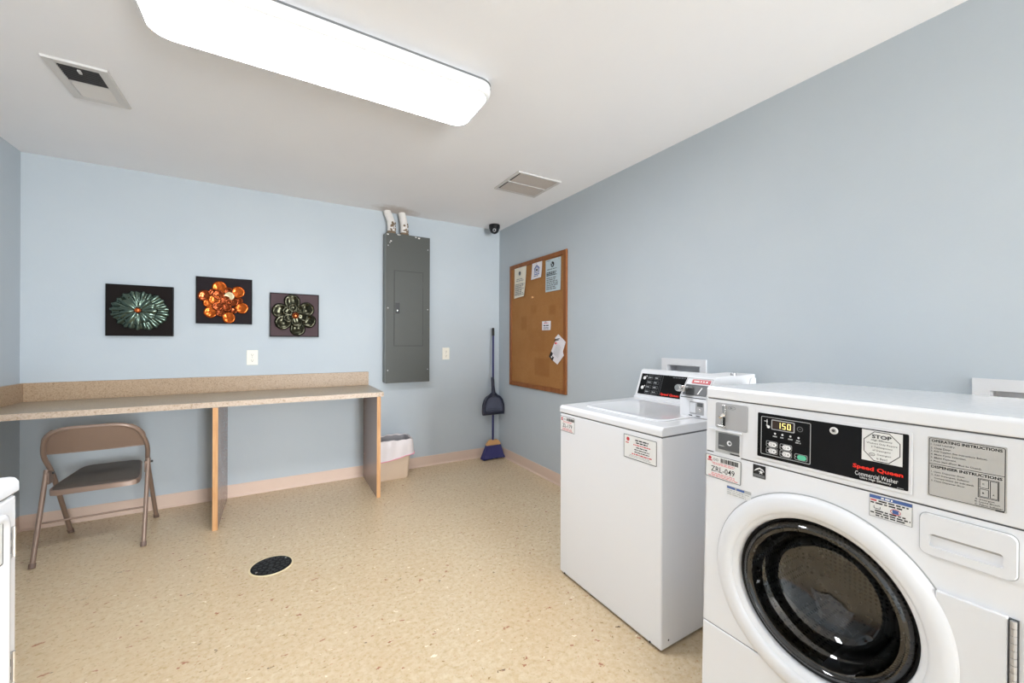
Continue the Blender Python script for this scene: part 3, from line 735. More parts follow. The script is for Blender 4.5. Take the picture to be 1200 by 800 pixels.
t = on_wall('business_card', 'small white square card with red heading below mid board', 'card', 3.138, 1.494, 'papers pinned on the board')
b = MB(); S = sheet(b, .140, .086, 'paper2', .004, (0, 0, 0, .0)); yy = S(.07, -.04)-.0006
b.text('SERVICE', .035, -.022, .07, .010, yy-.001, 'inkred') if False else sprint(b, S, .03, .11, -.024, -.012, 1, 'inkred', 9, .6, True)
sprint(b, S, .02, .12, -.05, -.034, 1, 'ink', 10, .6, True); sprint(b, S, .02, .12, -.078, -.056, 2, 'inkgrey', 11, .5, True); b.build('paper', t, angle=80); pin(t, .07, -.008, 'grey')
t = on_wall('torn_flyer', 'tilted torn white paper with a black corner at the board\'s edge', 'flyer', 3.02, 1.367, 'papers pinned on the board')
b = MB(); yy = -.006
tp = [(-.0 + 3.02-a, c-1.367) for a, c in [(2.878, 1.367), (2.76, 1.297), (2.806, 1.212), (2.790, 1.178), (2.891, 1.093), (3.02, 1.158), (2.948, 1.271), (2.912, 1.318), (2.93, 1.332)]]
nn = len(tp); b.add([(x, -.002-.08*max(0, x-.13), z) for x, z in tp]+[(x, -.005-.08*max(0, x-.13), z) for x, z in tp], [(k, (k+1) % nn, nn+(k+1) % nn, nn+k) for k in range(nn)]+[list(range(nn, 2*nn)), list(range(nn))[::-1]], 'paper2')
b.quadpoly([(.002, yy-.0006, -.207), (.058, yy-.0006, -.243), (.092, yy-.0006, -.195), (.036, yy-.0006, -.155)], 'ink'); b.disc(.045, -.208, .010, yy-.001, 'inkwhite')
rr = random.Random(4)
for k in range(7):
    f = k/7; b.quadpoly([(.075+.07*f+rr.uniform(-.004, .004), yy-.0065, -.17+.10*f), (.15+.05*f, yy-.0065, -.215+.10*f), (.151+.05*f, yy-.0065, -.211+.10*f), (.076+.07*f, yy-.0065, -.165+.10*f)], 'inklt')
for k in range(2): b.quadpoly([(.085+.02*k, yy-.0065, -.062+.012*k), (.160+.01*k, yy-.0065, -.052+.012*k), (.160+.01*k, yy-.0065, -.047+.012*k), (.085+.02*k, yy-.0065, -.056+.012*k)], 'ink')
b.build('paper', t, smooth='flat'); b = MB(); b.lathe([(.0005, -.020), (.008, -.019), (.009, -.014), (.005, -.011), (.005, 0)], (.118, 0, -.082), 'inkred', 'y', 12); b.build('push_pin', t)
t = on_wall('push_pin', 'lone brass push pin in the bare cork of the board', 'push pin', 3.296, 1.738)
b = MB(); b.lathe([(.0005, -.018), (.010, -.017), (.011, -.012), (.006, -.009), (.006, -.003), (.009, -.001), (.009, 0)], (0, 0, 0), 'broomwood', 'y', 14); b.build('pin_head', t)

# ------------------------------------------------------------------ laundry connection boxes
def laundry_box(label, h, ytop):
    y0, y1, z0, z1 = h; t = thing('washer_outlet_box', label, 'outlet box', (XR, (y0+y1)/2, z0), (0, 0, -PI/2), 'washer outlet boxes on the right wall')
    w = (y1-y0)/2; H_ = z1-z0; f = .042
    b = MB()
    for q in ((-w-f, w+f, H_, H_+f), (-w-f, w+f, -f, 0), (-w-f, -w, 0, H_), (w, w+f, 0, H_)): b.box(q[0], q[1], -.008, 0, q[2], q[3], 'boxw')
    b.build('trim_frame', t, smooth=False)
    b = MB(); D = .085; w -= .0015; H0, H_ = .0015, H_-.0015
    b.add([(-w, 0, H0), (w, 0, H0), (w, 0, H_), (-w, 0, H_), (-w, D, H0), (w, D, H0), (w, D, H_), (-w, D, H_)], [(0, 1, 5, 4), (1, 2, 6, 5), (2, 3, 7, 6), (3, 0, 4, 7), (4, 5, 6, 7)], 'boxin')
    b.build('recess', t, smooth='flat')
    for s, m_ in ((-1, 'inkred'), (1, 'inkblue')):
        b = MB(); b.tube([(s*w*.5, .05, .0), (s*w*.5, .05, .09)], .010, 'chrome', 12); b.blob((s*w*.5, .05, .10), (.014, .014, .014), 'chrome'); b.box(s*w*.5-.022, s*w*.5+.022, .026, .034, .095, .105, m_); b.build('valve', t)
    return t
laundry_box('white recessed wall box behind the top-loading washer', B1, 0)
laundry_box('white recessed wall box behind the front-loading washer', B2, 0)

# ------------------------------------------------------------------ floor drain
t = thing('floor_drain', 'round black drain cover set in the tan floor', 'drain', (-.022, 2.681, 0))
b = MB(); b.lathe([(.112, .0005), (.111, .003), (.104, .004), (.103, .0015)], (0, 0, 0), 'drainrim'); b.build('rim', t)
b = MB(); b.lathe([(.103, .001), (.1025, .003), (.0005, .003)], (0, 0, 0), 'black')
for ring_r, cnt in ((.026, 6), (.050, 12), (.074, 18)):
    for k in range(cnt):
        a0 = 2*PI*k/cnt; a1 = a0+2*PI/cnt*.62
        p = [((ring_r+dr_)*math.cos(a), (ring_r+dr_)*math.sin(a), .0052) for dr_, a in ((0, a0), (.016, a0), (.016, (a0+a1)/2), (.016, a1), (0, a1), (0, (a0+a1)/2))]
        b.add(p+[(q_[0], q_[1], .003) for q_ in p], [(0, 1, 2, 3, 4, 5)]+[(i, (i+1) % 6, 6+(i+1) % 6, 6+i) for i in range(6)], 'drain')
b.lathe([(.0005, .006), (.012, .0055), (.013, .003)], (0, 0, 0), 'drain', 'z', 20)
for a in (.6, .6+PI): b.lathe([(.0005, .0062), (.006, .006), (.0065, .003)], (.088*math.cos(a), .088*math.sin(a), 0), 'chrome', 'z', 12)
b.build('grate', t, smooth='flat')

# ------------------------------------------------------------------ sticker helpers (local x right, z up, on plane y)
def service_sticker(t, x0, x1, z0, z1, code, y, border='inkgrey', name='service_sticker'):
    """asset-tag sticker with a red mark, bar code and the machine's code"""
    W_, H_ = x1-x0, z1-z0; b = MB(); b.rrf(x0, x1, z0, z1, .004, y, 'stick'); b.frame(x0, x1, z0, z1, .0022, y-.0003, border, .004)
    e = y-.0004
    b.disc(x0+W_*.13, z1-H_*.15, H_*.075, e, 'inkred'); b.rect(x0+W_*.06, x0+W_*.20, z1-H_*.285, z1-H_*.235, e, 'inkred')
    b.ring(x0+W_*.26, z1-H_*.19, W_*.035, W_*.012, e, 'inkgrey'); b.ring(x0+W_*.34, z1-H_*.19, W_*.035, W_*.012, e, 'inkgrey')
    rr = random.Random(1); x = x0+W_*.44
    while x < x0+W_*.93:
        w = W_*rr.choice((.01, .02, .03)); b.rect(x, x+w, z1-H_*.27, z1-H_*.08, e, 'ink'); x += w+W_*rr.choice((.008, .016))
    b.lines(x0+W_*.18, x1-W_*.16, z1-H_*.42, z1-H_*.30, 2, e, 'inkpink', .5, 2, True)
    b.text(code, x0+W_*.17, z1-H_*.72, W_*.66, H_*.24, e, 'ink', .004)
    b.lines(x0+W_*.08, x1-W_*.07, z0+H_*.05, z0+H_*.24, 3, e, 'inkpink', .5, 3, True)
    return b.build(name, t, smooth='flat')

# ------------------------------------------------------------------ front-loading washer
A = .026
t = thing('front_load_washer', 'white front-loading washer with a round glass door, nearest at right', 'washing machine', (1.285-A*1.132, .841, .018), (-A, 0, -PI/2))
W_, D_, H_ = .690, .680, 1.132
CX, CZ_, R0 = .327, .578, .215
# cabinet sides, back, floor
b = MB()
b.box(0, .004, .004, D_, 0, H_-.045, 'white'); b.box(W_-.004, W_, .004, D_, 0, H_-.045, 'white'); b.box(.004, W_-.004, D_-.004, D_, 0, H_-.045, 'white'); b.box(.004, W_-.004, .004, D_-.004, 0, .004, 'white')
b.build('cabinet', t, smooth=False)
# front panel with its round opening, from the lower seam up to the console seam
def holed(b, x0, x1, z0, z1, cx, cz, r, y, m, seg=64):
    o_ = []; i_ = []
    for k in range(seg):
        a = 2*PI*k/seg; c, s = math.cos(a), math.sin(a)
        tx = ((x1-cx)/c if c > 0 else (x0-cx)/c) if abs(c) > 1e-9 else 1e9; tz = ((z1-cz)/s if s > 0 else (z0-cz)/s) if abs(s) > 1e-9 else 1e9
        tt = min(tx, tz); o_.append((cx+c*tt, y, cz+s*tt)); i_.append((cx+c*r, y, cz+s*r))
    b.add(o_+i_, [(k, (k+1) % seg, seg+(k+1) % seg, seg+k) for k in range(seg)], m)
    for (X_, Z_) in ((x0, z0), (x1, z0), (x1, z1), (x0, z1)):
        ka = [k for k in range(seg) if abs(o_[k][0]-X_) < 1e-6 or abs(o_[k][2]-Z_) < 1e-6]
        for k in range(seg):
            p, q_ = o_[k], o_[(k+1) % seg]
            if (abs(p[0]-X_) < 1e-6 and abs(q_[2]-Z_) < 1e-6) or (abs(p[2]-Z_) < 1e-6 and abs(q_[0]-X_) < 1e-6):
                b.add([p, q_, (X_, y, Z_)], [(0, 1, 2)], m)
b = MB(); holed(b, 0, W_, .338, .909, CX, CZ_, R0, 0, 'white')
b.lathe([(R0, 0), (R0, .05)], (CX, 0, CZ_), 'white', 'y', 64)
b.box(0, .004, 0, .004, .340, .908, 'white'); b.box(W_-.004, W_, 0, .004, .340, .908, 'white')
b.build('front_panel', t, smooth=False)
b = MB(); b.box(0, W_, -.001, .020, .012, .334, 'white'); b.build('lower_access_panel', t, bevel=.004)
for za, zb_ in ((.325, .35), (.9, .915), (1.080, 1.095)):
    b = MB(); b.box(.002, W_-.002, .003, .02, za, zb_, 'seam'); b.build('seam_backing', t, smooth=False)
# upper console body
b = MB(); b.prism([(.0, .9115), (.0, 1.0895), (W_, 1.0895), (W_, .9115)], 'y', 0, .02, 'white2'); con = b.build('console', t, bevel=.003)
b = MB(); b.frame(.163, .519, .925, 1.076, .006, -.001, 'white2', .006); b.prism(rrect(.164, .518, .926, 1.075, .006), 'y', -.0025, 0, 'white2'); b.build('panel_bezel', con, bevel=.001)
# control panel with print
b = MB(); e = -.003; b.prism(rrect(.171, .512, .934, 1.067, .003), 'y', e-.0004, e+.001, 'black'); e -= .0006
b.frame(.181, .313, .943, 1.058, .0018, e, 'inklt', .004)
def text(*a, **k): b.text(*a, **k)
for i, x in enumerate((.221, .241, .262, .283)):
    b.disc(x, 1.011, .0028, e, 'inkwhite'); b.lines(x-.006, x+.006, 1.000, 1.005, 1, e, 'inklt', .7, i)
b.lines(.275, .291, .994, .999, 1, e, 'inklt', .7, 9)
b.ring(.286, 1.036, .0075, .0016, e, 'inkgrey'); b.rect(.2835, .2885, 1.0355, 1.0368, e, 'inkgrey')
# small tap and hand pictograms
b.rect(.190, .200, 1.043, 1.045, e, 'inkwhite'); b.rect(.197, .199, 1.036, 1.050, e, 'inkwhite'); b.disc(.202, 1.028, .0045, e, 'inkwhite'); b.rect(.196, .2, 1.03, 1.034, e, 'inkwhite')
b.text('Speed Queen', .407, .960, .096, .0135, e, 'brandred', .035)
b.text('Commercial Washer', .412, .9455, .082, .0105, e, 'inkwhite', .0)
b.text('Ultra High Efficiency', .422, .9375, .060, .0065, e, 'inkwhite', .01)
b.text('SWF', .494, .9365, .010, .002, e, 'inklt') if False else b.rect(.492, .504, .9362, .9375, e, 'inklt')
cp = b.build('control_panel', t, smooth='flat')
# key lock
b = MB(); b.lathe([(.0005, e-.002), (.004, e-.002), (.0045, e-.0035), (.0085, e-.0035), (.0095, e-.001), (.0095, e)], (.366, 0, 1.048), 'inkwhite', 'y', 24); b.lathe([(.0005, e-.0036), (.0035, e-.0036)], (.366, 0, 1.048), 'dkmetal', 'y', 20); b.ring(.366, 1.048, .0055, .0008, e-.0037, 'inkgrey'); b.build('key_lock', cp)
# display
b = MB(); b.prism(rrect(.211, .273, 1.022, 1.052, .003), 'y', e-.0015, e, 'grey'); b.rrf(.2135, .2705, 1.0245, 1.0495, .002, e-.0017, 'ledoff')
SEG = {'1': 'bc', '5': 'afgcd', '0': 'abcdef'}
for i, ch in enumerate('150'):
    x, z, w, h, s_, q_ = .2275+i*.0135, 1.0285, .0085, .017, .0016, e-.0019
    dd = {'a': (x, x+w, z+h-s_, z+h), 'd': (x, x+w, z, z+s_), 'g': (x, x+w, z+h/2-s_/2, z+h/2+s_/2), 'f': (x, x+s_, z+h/2, z+h), 'e': (x, x+s_, z, z+h/2), 'b': (x+w-s_, x+w, z+h/2, z+h), 'c': (x+w-s_, x+w, z, z+h/2)}
    for c in SEG[ch]: b.rect(*dd[c], q_, 'led')
b.build('display', cp, smooth='flat')
# buttons
for (x, z, m_) in ((.2145, .9775, 'inkwhite'), (.2145, .9580, 'inkwhite'), (.2525, .9765, 'inkwhite'), (.2525, .9570, 'inkwhite'), (.2915, .9570, 'green')):
    b = MB(); b.frame(x-.018, x+.014, z-.0088, z+.0088, .0012, e, 'inklt', .004); b.disc(x-.0145, z, .0012, e, 'inklt')
    b.prism(rrect(x-.0105, x+.0115, z-.0066, z+.0066, .0064), 'y', e-.002, e, m_)
    if m_ == 'inkwhite': b.ring(x-.004, z, .0035, .0008, e-.0021, 'inkgrey'); b.disc(x+.005, z-.0005, .0018, e-.0021, 'ink')
    b.build('button', cp, smooth='flat')
# STOP sticker
b = MB(); q_ = e-.0004; b.rect(.425, .5015, .988, 1.0645, q_, 'stick')
cx, cz, rx, rz = .4632, 1.0258, .0345, .0365; k_ = .4142
oc = [(cx+rx*a, cz+rz*c) for a, c in ((-k_, 1), (k_, 1), (1, k_), (1, -k_), (k_, -1), (-k_, -1), (-1, -k_), (-1, k_))]
for s_ in (1.,):
    inn = [(cx+(a-cx)*.955, cz+(c-cz)*.955) for a, c in oc]
    b.add([(a, q_-.0003, c) for a, c in oc]+[(a, q_-.0003, c) for a, c in inn], [(i, (i+1) % 8, 8+(i+1) % 8, 8+i) for i in range(8)], 'ink')
q_ -= .0003
b.text('STOP', cx-.0185, 1.0455, .037, .0095, q_, 'ink', .03)
for k, (s_, w) in enumerate((('High Efficiency', .040), ('Washers Only Require', .058), ('2 Tablespoons', .040), ('of Detergent', .034))): b.text(s_, cx-w/2, 1.0378-k*.0083, w, .0055, q_, 'ink', .004)
b.ring(cx-.018, 1.005, .006, .001, q_, 'ink', .004); b.text('he', cx-.021, 1.0032, .006, .0034, q_, 'ink'); b.text('Detergent', cx-.008, 1.0035, .026, .0052, q_, 'ink', .004); b.text('is Best!', cx-.009, .9945, .02, .005, q_, 'ink', .004)
b.build('stop_sticker', cp, smooth='flat')
# instruction plate
b = MB(); x0, x1, z0, z1 = .543, .658, .936, 1.070; b.prism(rrect(x0, x1, z0, z1, .002), 'y', -.0015, 0, 'platelab'); q_ = -.0018
b.frame(x0+.002, x1-.002, z0+.002, z1-.002, .0011, q_, 'ink', .004); b.rect(x0+.002, x1-.002, 1.0093, 1.0103, q_, 'ink')
b.text('OPERATING INSTRUCTIONS', x0+.006, 1.0585, .103, .0062, q_, 'ink', .03)
for k, (s_, w) in enumerate((('1. Load Laundry.', .038), ('2. Close Door.', .032), ('3. Add Supplies (See Instructions Below).', .084), ('4. Make Cycle Selection.', .054), ('5. Make Payment.', .040), ('6. Press Start (Door Must be Closed).', .076))): b.text(s_, x0+.005, 1.0506-k*.0074, w, .0047, q_, 'ink', .006)
b.text('DISPENSER INSTRUCTIONS', x0+.006, 1.0005, .103, .0062, q_, 'ink', .03)
for k, (s_, w, dx) in enumerate((('1. Open Dispenser Door.', .052, 0), ('2. Add Detergent, Softener', .058, 0), ('Compartment (as indicated).', .060, .005), ('3. Close Dispenser Door.', .052, 0))): b.text(s_, x0+.006+dx, .9895-k*.0068, w, .0045, q_, 'ink', .006)
for f in ((.619, .648, .9575, .9975), (.621, .634, .978, .9955), (.621, .634, .9595, .976), (.6355, .6465, .9595, .9955)): b.frame(*f, .0009, q_, 'ink')
for s_, x, z in (('C', .6265, .985), ('B', .6265, .966), ('A', .6405, .966)): b.text(s_, x-.0013, z, .0026, .0032, q_, 'ink', .02)
for k, (s_, w) in enumerate((('A. Detergent', .027), ('B. Liquid Bleach', .034), ('C. Fabric Softener', .038))): b.text(s_, .615, .9508-k*.0052, w, .0040, q_, 'ink', .006)
b.rect(.643, .655, .9365, .9385, q_, 'ink')
b.build('instruction_plate', t, smooth='flat')
# coin plate and card slot
b = MB(); b.prism(rrect(.033, .139, .996, 1.080, .006), 'y', -.002, 0, 'grey'); b.ring(.088, 1.067, .013, .0012, -.0022, 'inkgrey', .0055); b.lines(.082, .094, 1.0645, 1.0695, 1, -.0023, 'inkgrey', .7, 30)
pl = b.build('coin_plate', t, smooth='flat')
b = MB(); b.box(.060, .071, -.010, -.002, 1.040, 1.074, 'chrome'); b.tube([(.066, -.008, 1.043), (.060, -.014, 1.037), (.054, -.010, 1.033)], .006, 'chrome', 12); b.box(.054, .062, -.009, -.002, 1.006, 1.034, 'chrome'); b.box(.0625, .067, -.0055, -.002, 1.006, 1.034, 'ink'); b.box(.046, .069, -.012, -.002, .999, 1.006, 'chrome'); b.build('coin_slot', pl, bevel=.001)
b = MB(); b.frame(.028, .121, .908, .990, .006, -.0016, 'white2', .004); b.prism(rrect(.034, .118, .913, .986, .002), 'y', -.001, 0, 'inklt'); b.box(.010, .122, -.006, 0, .986, .991, 'white2')
b.prism(rrect(.045, .115, .926, .980, .002), 'y', -.0035, 0, 'cardgrey'); b.disc(.083, .951, .008, -.004, 'inkwhite'); b.disc(.0845, .951, .0045, -.0043, 'cardgrey'); b.text('DONUT', .050, .9355, .020, .004, -.004, 'inklt') if False else b.lines(.048, .068, .9355, .941, 1, -.004, 'inklt', .6, 2)
b.rect(.085, .1165, .9155, .9195, -.0018, 'ink')
b.build('card_reader', t, smooth='flat')
service_sticker(t, .0, .122, .825, .901, 'ZRL-049', -.0018)
# energy mark
b = MB(); b.rect(.158, .195, .866, .905, -.001, 'ink'); q_ = -.0015; b.rect(.160, .193, .868, .877, q_, 'inkgrey')
b.add([(x, q_, z) for x, z in [(.161, .884), (.168, .893), (.178, .898), (.188, .894), (.192, .886), (.186, .891), (.178, .894), (.169, .889)]], [(0, 1, 7), (1, 2, 6, 7), (2, 3, 5, 6), (3, 4, 5)], 'inkwhite')
sx, sz = .182, .885; st5 = [(sx+(.0075 if k % 2 == 0 else .003)*math.cos(PI/2+k*PI/5), q_, sz+(.0075 if k % 2 == 0 else .003)*math.sin(PI/2+k*PI/5)) for k in range(10)]
b.add([(sx, q_, sz)]+st5, [(0, 1+k, 1+(k+1) % 10) for k in range(10)], 'inkwhite'); b.build('energy_label', t, smooth='flat')
# faded blue strip sticker
b = MB(); b.rect(.076, .154, .784, .814, -.0008, 'stick'); b.rect(.076, .154, .8045, .814, -.0011, 'inklt'); b.lines(.077, .153, .8035, .8135, 1, -.0014, 'inkblue', .65, 1); b.lines(.078, .152, .785, .803, 3, -.0014, 'inklt', .4, 2); b.build('faded_sticker', t, smooth='flat')
# water level sticker
b = MB(); x0, x1, z0, z1 = .4405, .519, .852, .906; b.rect(x0, x1, z0, z1, -.0008, 'stick'); b.frame(x0, x1, z0, z1, .0009, -.0011, 'inkgrey'); b.rect(x0+.001, x1-.001, .8975, z1-.001, -.0012, 'inkblue'); b.lines(.463, .493, .8988, .9038, 1, -.0015, 'inkwhite', .8, 31)
b.lines(.443, .456, .890, .896, 1, -.0013, 'inkred', .6, 5); b.lines(.458, .516, .890, .896, 1, -.0013, 'ink', .55, 6); b.lines(.443, .516, .884, .890, 1, -.0013, 'ink', .55, 7)
b.frame(.449, .462, .873, .881, .0012, -.0013, 'ink', .002); b.rect(.448, .463, .8795, .8815, -.0014, 'stick'); b.rect(.484, .495, .872, .881, -.0013, 'inkblue'); b.ring(.4895, .8765, .0095, .0012, -.0014, 'inkred', .0068)
b.lines(.443, .516, .8545, .871, 3, -.0013, 'ink', .55, 8, True); b.build('detergent_sticker', t, smooth='flat')
# detergent drawer with grip
b = MB(); pr = rrect(.532, .673, .804, .896, .014, 6); n = len(pr)
hx = rrect(.548, .655, .824, .853, .006, 6)
b.add([(x, 0, z) for x, z in pr]+[(.6025+(x-.6025)*.985, -.007, .85+(z-.85)*.975) for x, z in pr]+[(x, -.007, z) for x, z in hx]+[(x, .012, .8385+(z-.8385)*.9) for x, z in hx],
      [(k, (k+1) % n, n+(k+1) % n, n+k) for k in range(n)]+[(n+k, n+(k+1) % n, 2*n+(k+1) % n, 2*n+k) for k in range(n)]+[(2*n+k, 2*n+(k+1) % n, 3*n+(k+1) % n, 3*n+k) for k in range(n)], 'white2')
dw = b.build('detergent_drawer', t, angle=40)
b = MB(); sm = [(.6015+(x-.6015)*.97, .010-.014*max(0, (z-.826)/.03), .8385+(z-.8385)*.92) for x, z in hx]; b.add(sm, [list(range(n))], 'grey'); b.build('grip_recess', dw, smooth=False)
b = MB(); b.frame(.5305, .6745, .8025, .8975, .0016, -.0005, 'inklt', .014); b.build('drawer_gap', dw, smooth='flat')
# door ring
b = MB(); b.lathe([(.276, .0), (.2755, -.006), (.271, -.013), (.262, -.0175), (.246, -.020), (.230, -.019), (.224, -.015), (.2225, -.010), (.214, -.007), (.2095, -.002), (.2075, .006), (.2065, .030)], (CX, 0, CZ_), 'white2', 'y', 96)
dr = b.build('door', t, angle=40)
# square wing of the door running to its hinge
b = MB(); zz = [(.50+CZ_*0, 0)]
pr = [(.560, .733), (.662, .733), (.662, .430), (.560, .430)]
b.prism(pr, 'y', -.012, 0, 'white2'); b.build('hinge_wing', dr, bevel=.003)
b = MB()
for k in range(20): b.tube([(.669, -.010, .440+k*.0145), (.669, -.010, .4535+k*.0145)], .0048, 'steel', 10)
b.box(.6625, .6755, -.006, 0, .438, .73, 'dkmetal'); b.build('door_hinge', dr, smooth=False)
b = MB(); b.lathe([(.2062, -.006), (.2045, -.008), (.2000, -.004), (.1985, .004), (.199, .016), (.2062, .016)], (CX, .018, CZ_), 'rubber', 'y', 80); b.build('door_gasket', dr)
b = MB(); b.ring(CX, CZ_, .2795, .0035, -.0006, 'inklt', seg=96); b.build('door_shadow_ring', dr, smooth='flat')  # flat grey ring painted as the thin shadow around the door
b = MB(); gp = [(.199, .000), (.192, -.012), (.184, -.016), (.180, -.006), (.172, -.006), (.168, .006), (.160, .022), (.156, .030), (.150, .034), (.144, .062), (.130, .082), (.100, .096), (.060, .104), (.0005, .106)]
gp2 = [(r_, y+.007) for r_, y in gp[::-1]]
b.lathe(gp, (CX, .014, CZ_), 'glass', 'y', 96); b.build('door_glass', dr, angle=70)
# tub behind the glass
b = MB(); b.lathe([(.207, .034), (.240, .045), (.232, .062), (.215, .075), (.240, .085), (.250, .10)], (CX, 0, CZ_), 'rubber', 'y', 64); b.build('tub_gasket', t)
b = MB(); b.lathe([(.250, .10), (.262, .12), (.262, .46), (.24, .48), (.10, .47), (.0005, .455)], (CX, 0, CZ_), 'drumdark', 'y', 64)
for k in range(3):
    a = k*2*PI/3+.5; u = Vector((math.cos(a), 0, math.sin(a))); w = Vector((-math.sin(a), 0, math.cos(a))); c0 = Vector((CX, 0, CZ_))
    P_ = [c0+u*.262+w*.035, c0+u*.21+w*.008, c0+u*.21-w*.008, c0+u*.262-w*.035]
    b.add([tuple(p+Vector((0, .14, 0))) for p in P_]+[tuple(p+Vector((0, .45, 0))) for p in P_], [(0, 1, 5, 4), (1, 2, 6, 5), (2, 3, 7, 6), (0, 1, 2, 3), (4, 5, 6, 7)], 'steel')
b.build('drum', t, angle=50)
# top
b = MB(); b.prism([(-.004, 1.093), (-.004, 1.124), (.004, 1.132), (D_, 1.132), (D_, 1.093)], 'x', 0, W_, 'white'); tp_ = b.build('top_cover', t, bevel=.004)
for x in (.03, W_-.03):
    for y in (.03, D_-.04):
        b = MB(); b.lathe([(.0005, -.004 if y > .1 else -.018), (.018, -.004 if y > .1 else -.018), (.018, -.001 if y > .1 else -.010), (.008, 0), (.008, .012)], (x, y, 0), 'rubber', 'z', 20); b.build('leveling_foot', t)

# ------------------------------------------------------------------ top-loading washer
t = thing('top_load_washer', 'white top-loading coin washer standing against the right wall', 'washing machine', (1.375, 1.796, 0), (0, 0, -PI/2))
W_, D_ = .695, .712
b = MB(); b.box(.003, W_-.003, .004, D_, .012, .900, 'white'); b.build('cabinet', t, bevel=.008, seg=3)
b = MB(); b.box(.020, W_-.02, .02, D_-.01, .002, .014, 'seam')
b.build('base_rails', t, smooth=False)
b = MB()
for (x, z) in ((.05, .018), (W_-.06, .018)): b = MB(); b.lathe([(.0005, .001), (.004, .001), (.0045, .004)], (x, 0, z), 'ink', 'y', 10); b.build('screw', t)
b = MB(); b.lathe([(.0005, W_+.0005-.003), (.004, W_+.0005-.003), (.0045, W_-.004)], (0, .05, .045), 'ink', 'x', 10); b.build('screw', t)
b = MB(); b.box(.006, W_-.006, .008, D_, .897, .906, 'seam'); b.build('seam_backing', t, smooth=False)
b = MB(); b.prism([(0, .904), (0, .932), (.012, .944), (D_, .948), (D_, .904)], 'x', 0, W_, 'white')
b.build('top_deck', t, bevel=.006, seg=3)
b = MB(); lp = rrect(.09, W_-.075, .085, .50, .06, 8); n = len(lp)
def dz(y): return .944+(y-.012)*.0057
b.add([(x, y, dz(y)-.001) for x, y in lp]+[(x, y, dz(y)+.004) for x, y in lp]+[(.355+(x-.355)*.975, .30+(y-.30)*.965, dz(y)+.007) for x, y in lp]+[(.355+(x-.355)*.93, .30+(y-.30)*.90, dz(y)+.0045) for x, y in lp],
      [(k*n+i, k*n+(i+1) % n, (k+1)*n+(i+1) % n, (k+1)*n+i) for k in range(3) for i in range(n)]+[list(range(3*n, 4*n))], 'white')
b.build('lid', t, angle=45)
# console: slanted face
y0, y1, zt_, = .605, .668, 1.120
b = MB(); prof = [(y0-.012, .946), (y0-.010, .958), (y0, .962), (y1-.006, 1.112), (y1, 1.122), (y1+.02, 1.128), (D_, 1.120), (D_, .946)]
b.prism(prof, 'x', 0, W_, 'white2'); cs = b.build('console', t, bevel=.003)
L_ = math.hypot(y1-.006-y0, .150); ang = math.atan2(y1-.006-y0, .150)
cpl = bpy.data.objects.new('control_panel', None)
b = MB(); e = -.0012
b.prism(rrect(.018, .560, .012, .146, .003), 'y', e, 0, 'black'); e -= .0003
b.rect(.181, .1825, .015, .143, e, 'inkgrey')
b.text('Speed Queen', .190, .017, .128, .0185, e, 'brandred', .04)
b.lines(.25, .36, .132, .140, 1, e, 'inkgrey', .5, 3)
for (x, z, r_) in ((.045, .118, .011), (.045, .055, .011)): b.disc(x, z, r_, e, 'inkwhite'); b.disc(x+.014, z+.012, .004, e, 'inkwhite')
for r_ in range(4):
    for c in range(2):
        x, z = .088+c*.050, .122-r_*.030
        b.frame(x-.018, x+.022, z-.010, z+.010, .0016, e, 'inkgrey', .003); b.lines(x-.012, x+.016, z-.004, z+.004, 1, e, 'inklt', .7, r_*2+c)
b.frame(.072, .170, .020, .140, .0012, e, 'inkgrey', .004)
pn = b.build('control_panel', t, smooth='flat', loc=(0, y0-.0002, .962), rot=(-ang, 0, 0))
# coin meter case
mx0, mx1 = .545, .689; my = .315
b = MB(); prof = [(my, .948), (my, 1.040), (my+.060, 1.128), (my+.072, 1.136), (D_, 1.140), (D_, .948)]
b.prism(prof, 'x', mx0, mx1, 'white2'); mc = b.build('coin_meter_case', t, bevel=.003)
b = MB(); s_ = math.hypot(.060, .088); an = math.atan2(.060, .088)
b.frame(.004, .140, .004, s_-.002, .005, -.0012, 'grey', .003)
b.prism(rrect(.012, .134, .010, .066, .002), 'y', -.003, 0, 'dkmetal'); b.rect(.034, .130, .012, .060, -.0034, 'cardgrey'); b.quadpoly([(.088, -.0038, .016), (.094, -.0038, .016), (.104, -.0038, .052), (.098, -.0038, .052)], 'inkwhite')
b.prism(rrect(.036, .130, .074, .096, .003), 'y', -.003, 0, 'inkred'); b.frame(.038, .128, .076, .094, .0012, -.0034, 'inkwhite', .002); b.lines(.046, .120, .080, .090, 1, -.0034, 'inkwhite', .7, 2)
ff = b.build('coin_slide_face', mc, smooth='flat', loc=(mx0, my, 1.040), rot=(-an, 0, 0))
b = MB(); b.tube([(.030, -.002, .040), (.030, -.045, .040)], .009, 'chrome', 16); b.box(.014, .050, -.049, -.037, .026, .054, 'chrome'); b.lathe([(.0005, -.080), (.013, -.080), (.016, -.075), (.0165, -.062), (.014, -.050), (.012, -.045)], (.030, 0, .040), 'chrome', 'y', 24)
b.box(.016, .060, -.040, -.002, .046, .054, 'steel')
b.build('coin_slide', mc, smooth=True, loc=(mx0, my+.012, 1.034), rot=(-an*.25, 0, 0))
b = MB(); b.prism(rrect(mx0+.055, mx0+.128, .962, 1.022, .004), 'y', my-.002, my, 'grey'); b.box(mx0+.060, mx0+.090, my-.006, my-.002, .970, 1.016, 'white2'); b.rect(mx0+.096, mx0+.124, 1.0, 1.018, my-.003, 'cardgrey'); b.lathe([(.0005, my-.006), (.007, my-.006), (.008, my-.002)], (mx0+.110, 0, .984), 'chrome', 'y', 16)
